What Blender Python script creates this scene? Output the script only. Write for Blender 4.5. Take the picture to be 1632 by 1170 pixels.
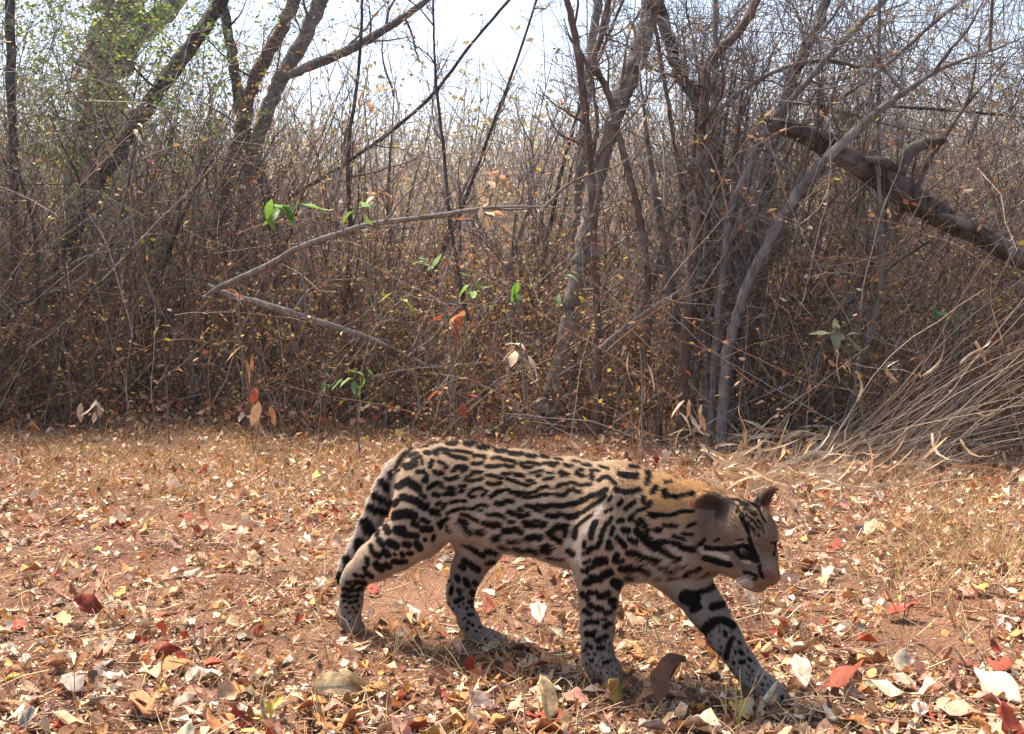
import bpy, math, random
import numpy as np

# ------------------------------------------------------------------ camera, sky, sun, exposure
for o in list(bpy.data.objects):
    bpy.data.objects.remove(o, do_unlink=True)
scn = bpy.context.scene
COL = scn.collection
FPX, CAMH = 1830.0, 0.83                       # focal length in photo pixels, camera height in metres
PITCH = math.atan((585 - 472) / FPX)
cam_data = bpy.data.cameras.new('camera')
cam = bpy.data.objects.new('camera', cam_data)
COL.objects.link(cam)
cam.location = (0, 0, CAMH)
cam.rotation_euler = (math.pi / 2 - PITCH, 0, 0)
cam_data.sensor_fit = 'HORIZONTAL'
cam_data.sensor_width = 36
cam_data.lens = 36 * FPX / 1632
cam_data.clip_end = 2000
scn.camera = cam

SUN_ELEV, SUN_AZ = math.radians(62), math.radians(-38)   # azimuth measured from +Y towards +X (sun high on the left)
world = bpy.data.worlds.new('World')
scn.world = world
world.use_nodes = True
wn = world.node_tree
bg = wn.nodes['Background']
sky = wn.nodes.new('ShaderNodeTexSky')
sky.sky_type = 'NISHITA'
sky.sun_disc = False
sky.sun_elevation = SUN_ELEV
sky.sun_rotation = SUN_AZ
sky.air_density = 1.0
sky.dust_density = 3.0
sky.ozone_density = 1.0
wn.links.new(sky.outputs[0], bg.inputs[0])
bg.inputs[1].default_value = 0.10

sun_data = bpy.data.lights.new('sun', 'SUN')
sun_data.energy = 3.4
sun_data.angle = math.radians(14)
sun_data.color = (1.0, 0.88, 0.72)
sun = bpy.data.objects.new('sun', sun_data)
COL.objects.link(sun)
sd = np.array([math.sin(SUN_AZ) * math.cos(SUN_ELEV), math.cos(SUN_AZ) * math.cos(SUN_ELEV), math.sin(SUN_ELEV)])
from mathutils import Vector
sun.rotation_euler = Vector(-sd).to_track_quat('-Z', 'Y').to_euler()

vs = scn.view_settings
vs.view_transform = 'Standard'
vs.look = 'None'
vs.gamma = 1
vs.use_curve_mapping = False
vs.exposure = 1.75
scn.render.engine = 'CYCLES'

# ------------------------------------------------------------------ helpers
rng = np.random.default_rng(7)
random.seed(7)
CP, SP = math.cos(PITCH), math.sin(PITCH)
CR, CF, CU = np.array([1., 0, 0]), np.array([0, CP, -SP]), np.array([0, SP, CP])
CC = np.array([0, 0, CAMH])

def ray(px, py):
    return CF + CR * (px - 816) / FPX - CU * (py - 585) / FPX

def at(px, py, Y):
    "point seen at photo pixel (px,py) on the upright plane y = Y"
    r = ray(px, py)
    return CC + r * (Y / r[1])

def proj(X):
    d = X - CC
    z = d @ CF
    return np.stack([816 + FPX * (d @ CR) / z, 585 - FPX * (d @ CU) / z], -1)

def sstep(a, b, x):
    t = np.clip((x - a) / (b - a), 0, 1)
    return t * t * (3 - 2 * t)

def wav(x, y, s=0):
    "cheap smooth noise in about -1..1"
    return (np.sin(1.7 * x + 2.3 * y + s) + np.sin(-2.9 * x + 1.3 * y + 1.7 * s + 1) + np.sin(4.1 * x + 3.7 * y + .6 * s + 2)
            + .7 * np.sin(7.3 * x - 5.9 * y + s * 2.2)) / 3.7

def gz(x, y):
    "ground height"
    x = np.asarray(x, float); y = np.asarray(y, float)
    near = .007 * wav(x * 2.2, y * 2.2) + .004 * wav(x * 7, y * 7, 3)
    bump = sstep(5.2, 8.5, y) * (.06 * wav(x * 1.3, y * 1.3, 5) + .08)
    t = np.clip(y - 9.5, 0, None)
    side = 1 + .10 * np.sin(x * .06 - 1.2) - .22 * sstep(2, 14, x * 12 / np.maximum(y, 6))
    hill = .155 * t * side * sstep(0, 8, t) + .35 * wav(x * .15, y * .15, 2) * sstep(9, 20, y)
    hill = np.where(y > 75, .155 * 65.5 * side - (y - 75) * .01 + 0.35 * wav(x * .15, y * .15, 2), hill)
    return near + bump + hill

def ground(px, py):
    r = ray(px, py)
    t = -CAMH / r[2]
    for _ in range(4):
        X = CC + r * t
        t = (float(gz(X[0], X[1])) - CAMH) / r[2]
    return CC + r * t

def fast_mesh(name, V, F, col=None, smooth=True):
    V = np.asarray(V, np.float32).reshape(-1, 3)
    F = np.asarray(F, np.int32)
    n, k = F.shape
    me = bpy.data.meshes.new(name)
    me.vertices.add(len(V)); me.vertices.foreach_set('co', V.ravel())
    me.loops.add(n * k); me.loops.foreach_set('vertex_index', F.ravel())
    me.polygons.add(n)
    me.polygons.foreach_set('loop_start', np.arange(n, dtype=np.int32) * k)
    me.polygons.foreach_set('loop_total', np.full(n, k, np.int32))
    if smooth:
        me.polygons.foreach_set('use_smooth', np.ones(n, bool))
    me.update(calc_edges=True)
    if col is not None:
        a = me.color_attributes.new('Col', 'FLOAT_COLOR', 'POINT')
        c = np.ones((len(V), 4), np.float32); c[:, :3] = col
        a.data.foreach_set('color', c.ravel())
    return me

def link(name, me, mat=None, parent=None, loc=None):
    o = bpy.data.objects.new(name, me)
    COL.objects.link(o)
    if mat is not None and me is not None and not me.materials:
        me.materials.append(mat)
    if parent is not None:
        o.parent = parent
    if loc is not None:
        o.location = loc
    return o

def tag(o, label=None, cat=None, group=None, kind=None):
    if label: o['label'] = label
    if cat: o['category'] = cat
    if group: o['group'] = group
    if kind: o['kind'] = kind
    return o

def empty(name, loc, label, cat, group=None):
    o = bpy.data.objects.new(name, None)
    o.empty_display_size = .05
    COL.objects.link(o)
    o.location = loc
    return tag(o, label, cat, group)

def nrm(v):
    return v / np.maximum(np.linalg.norm(v, axis=-1, keepdims=True), 1e-9)

def tubes(P, R, sides=3, cap=False):
    "P (N,K,3) centre lines, R (N,K) radii -> vertices, quads"
    N, K, _ = P.shape
    T = np.gradient(P, axis=1)
    T = nrm(T)
    ref = np.where((np.abs(T[:, :1, 2:3]) > .75), np.array([1., 0, 0]), np.array([0, 0, 1.]))
    A = nrm(np.cross(T, np.broadcast_to(ref, T.shape)))
    B = np.cross(T, A)
    ang = np.arange(sides) * 2 * math.pi / sides
    V = P[:, :, None] + R[:, :, None, None] * (np.cos(ang)[None, None, :, None] * A[:, :, None] + np.sin(ang)[None, None, :, None] * B[:, :, None])
    idx = np.arange(N * K * sides).reshape(N, K, sides)
    a = idx[:, :-1]; b = idx[:, 1:]
    F = np.stack([a, np.roll(a, -1, 2), np.roll(b, -1, 2), b], -1).reshape(-1, 4)
    return V.reshape(-1, 3), F

def grow(base, d, length, K, wander=.15, bend=(0, 0, 0)):
    N = len(base)
    P = np.zeros((N, K, 3)); P[:, 0] = base
    d = nrm(d)
    step = (length / (K - 1))[:, None]
    bend = np.asarray(bend, float)
    for k in range(1, K):
        d = nrm(d + rng.normal(0, wander, (N, 3)) + bend)
        P[:, k] = P[:, k - 1] + d * step
    return P

def offshoots(P, n, lo=.15, hi=1., up=.25, spread=.9):
    "n side shoots per line: base points and directions"
    N, K, _ = P.shape
    t = rng.uniform(lo, hi, (N, n)) * (K - 1.001)
    i = t.astype(int); fr = (t - i)[..., None]
    rows = np.arange(N)[:, None]
    b = P[rows, i] * (1 - fr) + P[rows, i + 1] * fr
    tan = nrm(P[rows, i + 1] - P[rows, i])
    d = nrm(tan * .7 + rng.normal(0, spread, (N, n, 3)) + np.array([0, 0, up]))
    return b.reshape(-1, 3), d.reshape(-1, 3)

def spline(pts, sub=6):
    "Catmull-Rom through the rows of pts (any number of columns)"
    p = np.asarray(pts, float)
    p = np.vstack([2 * p[0] - p[1], p, 2 * p[-1] - p[-2]])
    out = []
    for i in range(1, len(p) - 2):
        for s in np.linspace(0, 1, sub, endpoint=False):
            a, b, c, d = p[i - 1], p[i], p[i + 1], p[i + 2]
            out.append(.5 * (2 * b + (c - a) * s + (2 * a - 5 * b + 4 * c - d) * s * s + (3 * b - a - 3 * c + d) * s ** 3))
    out.append(p[-2])
    return np.array(out)

# leaf sheets: rows along the length, three columns across
def leaf_template(rows, prof):
    u = np.linspace(0, 1, rows)
    uv = np.array([[a, b * w] for a, w in zip(u, prof) for b in (-.5, 0, .5)])
    F = []
    for i in range(rows - 1):
        for j in range(2):
            a = i * 3 + j
            F.append([a, a + 1, a + 4, a + 3])
    return uv, np.array(F)

def leaves(pos, right, fwd, up, length, width, cup, curl, tmpl, wave=0.0, twist=None):
    "vectorised leaf sheets; all per-leaf arrays of length N"
    uv, F = tmpl
    u = uv[:, 0][None]; v = uv[:, 1][None]
    L = length[:, None]; W = width[:, None]
    ang = curl[:, None] * u                              # rolled along the length
    ca = np.where(np.abs(curl[:, None]) < .05, u, np.sin(ang) / np.where(np.abs(curl[:, None]) < .05, 1, curl[:, None]))
    sa = np.where(np.abs(curl[:, None]) < .05, 0, (1 - np.cos(ang)) / np.where(np.abs(curl[:, None]) < .05, 1, curl[:, None]))
    x = L * ca; z = L * sa
    y = W * v * (1 - .35 * np.abs(cup[:, None]))
    z = z + W * cup[:, None] * (2 * np.abs(v)) ** 1.5 * .5
    if wave:
        n = len(pos)
        z = z + W * wave * np.sin(u * 9 + rng.uniform(0, 6, (n, 1))) * v * 2
        y = y * (1 + wave * np.sin(u * 17 + rng.uniform(0, 6, (n, 1)) + v * 3))
    if twist is not None:
        a = twist[:, None] * (u - .2)
        y, z = y * np.cos(a) - z * np.sin(a), y * np.sin(a) + z * np.cos(a)
    V = pos[:, None] + x[..., None] * fwd[:, None] + y[..., None] * right[:, None] + z[..., None] * up[:, None]
    n, m = len(pos), len(uv)
    FF = (np.arange(n)[:, None, None] * m + F[None]).reshape(-1, 4)
    return V.reshape(-1, 3), FF

def frames(n, tilt):
    "random frames whose up axis leans from the vertical by about tilt (radians, array)"
    az = rng.uniform(0, 2 * math.pi, n); la = rng.uniform(0, 2 * math.pi, n)
    up = np.stack([np.sin(tilt) * np.cos(la), np.sin(tilt) * np.sin(la), np.cos(tilt)], -1)
    f = np.stack([np.cos(az), np.sin(az), 0 * az], -1)
    f = nrm(f - up * (f * up).sum(-1, keepdims=True))
    r = np.cross(up, f)
    return r, f, up

T_QUAD = (np.array([[0, 0], [.5, -.5], [1, 0], [.5, .5]]), np.array([[0, 1, 2, 3]]))
T_SMALL = leaf_template(3, [.12, 1, .06])
T_MID = leaf_template(4, [.10, .95, .9, .05])
T_BIG = leaf_template(8, [.06, .62, .95, 1.0, .93, .74, .42, .04])
T_BLADE = leaf_template(7, [.55, .9, 1., .9, .72, .45, .05])

# ------------------------------------------------------------------ materials
def newmat(name):
    m = bpy.data.materials.new(name); m.use_nodes = True
    nt = m.node_tree
    return m, nt, nt.nodes['Principled BSDF']

def mat_attr(name, rough=.8, noise=60, amount=.35, bump=0., trans=0., spec=.25):
    m, nt, b = newmat(name)
    a = nt.nodes.new('ShaderNodeAttribute'); a.attribute_name = 'Col'
    tc = nt.nodes.new('ShaderNodeTexCoord')
    n = nt.nodes.new('ShaderNodeTexNoise'); n.inputs['Scale'].default_value = noise; n.inputs['Detail'].default_value = 3
    nt.links.new(tc.outputs['Object'], n.inputs['Vector'])
    mr = nt.nodes.new('ShaderNodeMapRange'); mr.inputs['From Min'].default_value = .3; mr.inputs['From Max'].default_value = .7
    mr.inputs['To Min'].default_value = 1 - amount; mr.inputs['To Max'].default_value = 1 + amount
    nt.links.new(n.outputs['Fac'], mr.inputs['Value'])
    mx = nt.nodes.new('ShaderNodeMix'); mx.data_type = 'RGBA'; mx.blend_type = 'MULTIPLY'; mx.inputs['Factor'].default_value = 1
    nt.links.new(a.outputs['Color'], mx.inputs['A']); nt.links.new(mr.outputs['Result'], mx.inputs['B'])
    nt.links.new(mx.outputs['Result'], b.inputs['Base Color'])
    b.inputs['Roughness'].default_value = rough
    b.inputs['Specular IOR Level'].default_value = spec
    if bump:
        bp = nt.nodes.new('ShaderNodeBump'); bp.inputs['Strength'].default_value = bump; bp.inputs['Distance'].default_value = .01
        nt.links.new(n.outputs['Fac'], bp.inputs['Height']); nt.links.new(bp.outputs['Normal'], b.inputs['Normal'])
    if trans:
        t = nt.nodes.new('ShaderNodeBsdfTranslucent')
        nt.links.new(mx.outputs['Result'], t.inputs['Color'])
        ms = nt.nodes.new('ShaderNodeMixShader'); ms.inputs[0].default_value = trans
        out = nt.nodes['Material Output']
        nt.links.new(b.outputs[0], ms.inputs[1]); nt.links.new(t.outputs[0], ms.inputs[2]); nt.links.new(ms.outputs[0], out.inputs['Surface'])
    return m

def mat_bark(name, c1, c2, c3, scale=14, bump=.7):
    m, nt, b = newmat(name)
    tc = nt.nodes.new('ShaderNodeTexCoord')
    mp = nt.nodes.new('ShaderNodeMapping'); mp.inputs['Scale'].default_value = (1, 1, .22)
    nt.links.new(tc.outputs['Object'], mp.inputs['Vector'])
    n1 = nt.nodes.new('ShaderNodeTexNoise'); n1.inputs['Scale'].default_value = scale * 4; n1.inputs['Detail'].default_value = 6; n1.inputs['Roughness'].default_value = .65
    n2 = nt.nodes.new('ShaderNodeTexNoise'); n2.inputs['Scale'].default_value = scale * .7; n2.inputs['Detail'].default_value = 4
    nt.links.new(mp.outputs['Vector'], n1.inputs['Vector']); nt.links.new(tc.outputs['Object'], n2.inputs['Vector'])
    r1 = nt.nodes.new('ShaderNodeValToRGB'); r1.color_ramp.elements[0].position = .35; r1.color_ramp.elements[1].position = .65
    r1.color_ramp.elements[0].color = (*c1, 1); r1.color_ramp.elements[1].color = (*c2, 1)
    r2 = nt.nodes.new('ShaderNodeMapRange'); r2.inputs['From Min'].default_value = .5; r2.inputs['From Max'].default_value = .68
    nt.links.new(n1.outputs['Fac'], r1.inputs['Fac']); nt.links.new(n2.outputs['Fac'], r2.inputs['Value'])
    mx = nt.nodes.new('ShaderNodeMix'); mx.data_type = 'RGBA'; mx.inputs['B'].default_value = (*c3, 1)
    nt.links.new(r2.outputs['Result'], mx.inputs['Factor']); nt.links.new(r1.outputs['Color'], mx.inputs['A'])
    nt.links.new(mx.outputs['Result'], b.inputs['Base Color'])
    bp = nt.nodes.new('ShaderNodeBump'); bp.inputs['Strength'].default_value = bump; bp.inputs['Distance'].default_value = .02
    nt.links.new(n1.outputs['Fac'], bp.inputs['Height']); nt.links.new(bp.outputs['Normal'], b.inputs['Normal'])
    b.inputs['Roughness'].default_value = .9; b.inputs['Specular IOR Level'].default_value = .15
    return m

M_TWIG = mat_attr('twig', .85, 30, .35)
M_LEAF = mat_attr('dead_leaf', .62, 45, .28, trans=.28, spec=.35)
M_GREEN = mat_attr('green_leaf', .5, 40, .2, trans=.4, spec=.4)
M_LITTER = mat_attr('litter_leaf', .68, 70, .3, bump=.25, trans=.15, spec=.3)
M_STRAW = mat_attr('straw', .6, 40, .25, trans=.15, spec=.35)
M_BARK_GREY = mat_bark('grey_bark', (.085, .072, .064), (.22, .19, .17), (.27, .245, .225))
M_BARK_PALE = mat_bark('pale_mottled_bark', (.15, .125, .105), (.34, .30, .265), (.12, .11, .085), 10)
M_BARK_DARK = mat_bark('dark_bark', (.035, .028, .026), (.10, .083, .075), (.15, .13, .12))
M_BARK_RED = mat_bark('red_brown_bark', (.075, .045, .034), (.18, .11, .085), (.22, .17, .15))
M_BARK_LOG = mat_bark('weathered_log', (.03, .024, .024), (.13, .105, .09), (.22, .19, .17), 8, 1.0)

# bare earth with fine grit
m, nt, b = newmat('bare_earth')
tc = nt.nodes.new('ShaderNodeTexCoord')
n1 = nt.nodes.new('ShaderNodeTexNoise'); n1.inputs['Scale'].default_value = 2.2; n1.inputs['Detail'].default_value = 5
n2 = nt.nodes.new('ShaderNodeTexNoise'); n2.inputs['Scale'].default_value = 130; n2.inputs['Detail'].default_value = 4; n2.inputs['Roughness'].default_value = .7
vo = nt.nodes.new('ShaderNodeTexVoronoi'); vo.inputs['Scale'].default_value = 75
for q in (n1, n2, vo): nt.links.new(tc.outputs['Object'], q.inputs['Vector'])
r1 = nt.nodes.new('ShaderNodeValToRGB'); r1.color_ramp.elements[0].position = .35; r1.color_ramp.elements[1].position = .65
r1.color_ramp.elements[0].color = (.13, .062, .037, 1); r1.color_ramp.elements[1].color = (.265, .145, .092, 1)
r2 = nt.nodes.new('ShaderNodeMapRange'); r2.inputs['From Min'].default_value = .25; r2.inputs['From Max'].default_value = .75; r2.inputs['To Min'].default_value = .55; r2.inputs['To Max'].default_value = 1.4
mx = nt.nodes.new('ShaderNodeMix'); mx.data_type = 'RGBA'; mx.blend_type = 'MULTIPLY'; mx.inputs['Factor'].default_value = 1
nt.links.new(n1.outputs['Fac'], r1.inputs['Fac']); nt.links.new(n2.outputs['Fac'], r2.inputs['Value'])
nt.links.new(r1.outputs['Color'], mx.inputs['A']); nt.links.new(r2.outputs['Result'], mx.inputs['B'])
nt.links.new(mx.outputs['Result'], b.inputs['Base Color'])
bp = nt.nodes.new('ShaderNodeBump'); bp.inputs['Strength'].default_value = .9; bp.inputs['Distance'].default_value = .012
ad = nt.nodes.new('ShaderNodeMath'); ad.operation = 'ADD'
nt.links.new(n2.outputs['Fac'], ad.inputs[0]); nt.links.new(vo.outputs['Distance'], ad.inputs[1])
nt.links.new(ad.outputs[0], bp.inputs['Height']); nt.links.new(bp.outputs['Normal'], b.inputs['Normal'])
b.inputs['Roughness'].default_value = .95; b.inputs['Specular IOR Level'].default_value = .1
M_EARTH = m

# ------------------------------------------------------------------ ground and hill, one sheet to the horizon
ys = np.concatenate([np.linspace(-3, 1.6, 12), np.linspace(1.7, 6, 170), np.linspace(6.1, 12, 80), np.linspace(12.5, 90, 90), np.linspace(95, 300, 14)])
us = np.concatenate([np.linspace(-6, -1.05, 24), np.linspace(-1, 1, 110), np.linspace(1.05, 6, 24)])
YY, UU = np.meshgrid(ys, us, indexing='ij')
XX = UU * (.9 + np.maximum(YY, 0) * .52)
ZZ = gz(XX, YY)
ny, nx = YY.shape
idx = np.arange(ny * nx).reshape(ny, nx)
F = np.stack([idx[:-1, :-1], idx[:-1, 1:], idx[1:, 1:], idx[1:, :-1]], -1).reshape(-1, 4)
g = link('ground', fast_mesh('ground', np.stack([XX, YY, ZZ], -1), F), M_EARTH)
tag(g, kind='structure')

# ------------------------------------------------------------------ the ocelot
D0 = np.array([0.83605642, -0.54864348, 0.0])          # heading
L0 = np.array([0.54864348, 0.83605642, 0.0])           # its left
O0 = np.array([0.07029757, 2.55523482, 0.0])           # ground point under the belly
def w2l(X):
    d = X - O0
    return np.stack([d @ D0, d @ L0, X[..., 2]], -1)
def l2w(p):
    return O0 + p[..., 0:1] * D0 + p[..., 1:2] * L0 + p[..., 2:3] * np.array([0, 0, 1.])
def S(px, py, lat):
    r = ray(px, py)
    X = CC + r * (((O0 + L0 * lat - CC) @ L0) / (r @ L0))
    return w2l(X)

# head frame
YAW, PIT, ROL, HS = .43, .27, .0, 1.23
Fh = np.array([math.cos(PIT) * math.sin(YAW), -math.cos(PIT) * math.cos(YAW), -math.sin(PIT)])
Lh = np.array([math.cos(YAW), math.sin(YAW), 0]); Uh = np.cross(Fh, Lh)
Lh, Uh = Lh * math.cos(ROL) + Uh * math.sin(ROL), Uh * math.cos(ROL) - Lh * math.sin(ROL)
HC = CC + ray(1177, 855) * 2.36
HM = np.array([Fh, Lh, Uh])
HMl = np.stack([HM @ D0, HM @ L0, HM[:, 2]], -1)       # head axes in cat coordinates
HCl = w2l(HC)
def hp(f, l, u):
    return HCl + HS * (np.array([f, l, u]) @ HMl)

prims = []      # (part, points (2,3), radii, lateral stretch, blend)
def chain(part, pts, k=.02, sx=1.0):
    for a, b in zip(pts[:-1], pts[1:]):
        prims.append((part, np.array([a[0], b[0]]), (a[1], b[1]), sx, k))
NL, FL = -.056, .050
def c(px, py, lat, r): return (S(px, py, lat), r)
# trunk: narrower than deep
chain('torso', [c(672, 779, 0, .078), c(700, 778, 0, .100), c(745, 781, 0, .106), c(830, 800, 0, .110), c(910, 816, 0, .112), c(985, 832, 0, .116), c(1045, 845, 0, .098)], .03, .80)
chain('torso', [c(985, 790, 0, .062), c(1050, 822, 0, .075), (S(1085, 832, 0) * .5 + hp(-.05, 0, -.005) * .5, .074), (hp(-.045, 0, -.002), .066)], .035)
chain('torso', [c(1010, 862, 0, .07), (S(1085, 862, 0) * .6 + hp(-.03, 0, -.03) * .4, .058), (hp(-.02, 0, -.025), .05)], .035)
# near hind leg, stretched back
chain('nhind', [c(692, 772, -.03, .080), c(680, 815, NL + .008, .076), c(668, 846, NL, .060), c(630, 872, NL, .053), c(597, 895, NL, .042), c(572, 914, NL, .029), c(563, 928, NL, .025), c(560, 958, NL, .0230), c(556, 984, NL, .026)], .022)
chain('nhind', [c(556, 984, NL, .027), c(563, 996, NL, .022)], .012)
chain('nhind', [c(700, 800, -.03, .07), c(716, 838, -.04, .030)], .03)
# far hind leg
chain('fhind', [c(735, 790, .03, .08), c(760, 850, FL, .060), c(766, 872, FL, .047), c(747, 905, FL, .037), c(735, 938, FL, .031), c(733, 955, FL, .0245), c(747, 990, FL, .0205), c(756, 1008, FL, .022)], .022)
chain('fhind', [c(756, 1011, FL, .023), c(776, 1018, FL, .022), c(788, 1019, FL, .019)], .012)
# near fore leg, bearing weight
chain('nfore', [c(985, 800, -.05, .06), c(978, 850, -.055, .075), c(955, 890, NL, .058), c(955, 920, NL, .044), c(954, 960, NL, .036), c(952, 1000, NL, .0315), c(952, 1035, NL, .0275), c(953, 1052, NL, .0275), c(957, 1062, NL, .028)], .022)
chain('nfore', [c(957, 1063, NL, .026), c(973, 1066, NL, .023)], .012)
# far fore leg, reaching forward
chain('ffore', [c(1030, 850, .035, .075), c(1070, 893, FL, .062), c(1098, 930, FL, .045), c(1127, 972, FL, .036), c(1156, 1017, FL, .030), c(1184, 1058, FL, .0235), c(1200, 1082, FL, .025)], .022)
chain('ffore', [c(1200, 1082, FL, .026), c(1218, 1097, FL, .027), c(1234, 1104, FL, .023)], .012)
# tail hangs behind the thigh
chain('tail', [c(655, 742, -.005, .040), c(633, 755, -.02, .030), c(617, 777, -.03, .027), c(603, 806, -.03, .026), c(589, 838, -.025, .025), c(573, 872, -.02, .024), c(557, 900, -.02, .022), c(547, 920, -.02, .017)], .012)
# toes
def toes(part, cx, cy, lat, r, spread, fwd):
    base = S(cx, cy, lat)
    for q in (-1.5, -.5, .5, 1.5):
        p = base + np.array([fwd + .004 - abs(q) * .005, q * spread * 1.12, 0]); p[2] = max(r * .9, .0)
        prims.append((part, np.array([base + np.array([0, q * spread * .8, 0]), p]), (r * 1.05, r), 1., .004))
toes('nhind', 562, 994, NL, .0115, .011, .012)
toes('fhind', 787, 1019, FL, .0115, .011, .014)
toes('nfore', 973, 1067, NL, .012, .012, .014)
toes('ffore', 1233, 1106, FL, .0125, .012, .016)
# head
def hchain(pts, k=.012, sx=1.):
    chain('head', [(hp(*p[:3]), p[3] * HS) for p in pts], k, sx)
hchain([(-.012, 0, .004, .054), (.012, 0, .012, .052)], .02)
hchain([(.02, 0, .022, .040), (.045, 0, .012, .032)], .015)
for s in (-1, 1):
    hchain([(.0, s * .030, -.018, .036), (.03, s * .022, -.022, .033)], .015)
    hchain([(.028, s * .024, .018, .024), (.046, s * .020, .017, .018)], .010)
    hchain([(.06, s * .012, -.026, .021), (.080, s * .012, -.031, .0165)], .010)
hchain([(.04, 0, -.006, .031), (.075, 0, -.014, .020), (.090, 0, -.018, .0145)], .012)
hchain([(.092, 0, -.0185, .0125), (.097, 0, -.0215, .0095)], .006)
hchain([(.015, 0, -.035, .032), (.055, 0, -.046, .021), (.071, 0, -.049, .0145)], .010)

RES = .0037
ends = np.concatenate([p[1] for p in prims]); rad = max(max(p[2]) for p in prims)
lo = ends.min(0) - np.array([.07, .12, .04]); hi = ends.max(0) + np.array([.10, .12, .13])
dims = np.ceil((hi - lo) / RES).astype(int)
gx, gy, gzv = [lo[i] + RES * np.arange(dims[i]) for i in range(3)]
field = np.full(dims, .2, np.float32)
def seg_sdf(X, Y, Z, pts, rr, sx):
    a, b = pts
    k = np.array([1, 1 / sx, 1])
    a = a * k; b = b * k
    ab = b - a; den = max(ab @ ab, 1e-9)
    px, py, pz = X - a[0], Y / sx - a[1], Z - a[2]
    t = np.clip((px * ab[0] + py * ab[1] + pz * ab[2]) / den, 0, 1)
    return np.sqrt((px - t * ab[0]) ** 2 + (py - t * ab[1]) ** 2 + (pz - t * ab[2]) ** 2) - (rr[0] + (rr[1] - rr[0]) * t)
def window(pmin, pmax):
    a = np.clip(((pmin - lo) / RES).astype(int), 0, dims); b_ = np.clip(((pmax - lo) / RES).astype(int) + 1, 0, dims)
    sl = tuple(slice(a[i], b_[i]) for i in range(3))
    return sl, gx[sl[0]][:, None, None], gy[sl[1]][None, :, None], gzv[sl[2]][None, None, :]
for part, pts, rr, sx, k in prims:
    pad = max(rr) + k + .03
    sl, X, Y, Z = window(pts.min(0) - pad, pts.max(0) + pad)
    d = seg_sdf(X, Y, Z, pts, rr, sx).astype(np.float32)
    f = field[sl]
    h = np.clip(.5 + .5 * (f - d) / k, 0, 1)
    field[sl] = f * (1 - h) + d * h - k * h * (1 - h)
# cupped ears (thin shells) and shallow eye sockets
EARS = []
for s in (-1, 1):
    ec = hp(-.020, s * .050, .044); R = .052 * HS
    n = nrm(np.array([.80, s * .45, -.05]) @ HMl); upv = nrm(np.array([-.22, s * .55, .80]) @ HMl)
    EARS.append((ec, n, upv, s))
    sl, X, Y, Z = window(ec - .09, ec + .09)
    q = ec + n * R * .90
    rq = np.sqrt((X - q[0]) ** 2 + (Y - q[1]) ** 2 + (Z - q[2]) ** 2)
    tip = ec + upv * .004
    side = np.cross(n, upv)
    a = (X - tip[0]) * upv[0] + (Y - tip[1]) * upv[1] + (Z - tip[2]) * upv[2]
    b_ = (X - tip[0]) * side[0] + (Y - tip[1]) * side[1] + (Z - tip[2]) * side[2]
    wid = .029 * HS * (1 - .42 * np.clip(a / (.036 * HS), 0, 1.1))
    lim = np.sqrt((a / 1.25) ** 2 + (b_ * (.028 * HS / wid)) ** 2) - .0285 * HS
    d = np.maximum(np.abs(rq - R) - .0042, lim).astype(np.float32)
    front = (X - q[0]) * n[0] + (Y - q[1]) * n[1] + (Z - q[2]) * n[2]
    d = np.maximum(d, front + R * .45)
    f = field[sl]; k = .009
    h = np.clip(.5 + .5 * (f - d) / k, 0, 1)
    field[sl] = f * (1 - h) + d * h - k * h * (1 - h)
EYES = []
for s in (-1, 1):
    e = hp(.0525, s * .0280, .004); EYES.append(e)
    out = nrm(np.array([.82, s * .55, .12]) @ HMl)
    q = e + out * .010
    sl, X, Y, Z = window(q - .05, q + .05)
    d = .0125 - np.sqrt((X - q[0]) ** 2 + (Y - q[1]) ** 2 + (Z - q[2]) ** 2)
    f = field[sl]; k = .006
    h = np.clip(.5 - .5 * (f - d) / k, 0, 1)
    field[sl] = f * (1 - h) + d * h + k * h * (1 - h)
# flatten the soles on the ground
sl_ = gzv[None, None, :]
field = np.maximum(field, (.003 - sl_).astype(np.float32))

# surface nets
ins = field < 0
cell = np.zeros(tuple(dims - 1), np.int8)
for i in (0, 1):
    for j in (0, 1):
        for k in (0, 1):
            cell += ins[i:dims[0] - 1 + i, j:dims[1] - 1 + j, k:dims[2] - 1 + k]
act = (cell > 0) & (cell < 8)
ci = np.argwhere(act)
vid = np.full(cell.shape, -1, np.int32); vid[act] = np.arange(len(ci))
acc = np.zeros((len(ci), 3)); cnt = np.zeros(len(ci))
corner = [np.array([i, j, k]) for i in (0, 1) for j in (0, 1) for k in (0, 1)]
val = {tuple(q): field[tuple((ci + q).T)] for q in corner}
for q in corner:
    for ax in range(3):
        if q[ax] == 0:
            e = q.copy(); e[ax] = 1
            v0, v1 = val[tuple(q)], val[tuple(e)]
            m_ = (v0 < 0) != (v1 < 0)
            t = np.where(m_, v0 / np.where(m_, v0 - v1, 1), 0)
            p = np.repeat(q[None].astype(float), len(ci), 0); p[:, ax] += t
            acc[m_] += p[m_]; cnt[m_] += 1
CV = lo + RES * (ci + acc / cnt[:, None])
CFc = []
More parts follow.
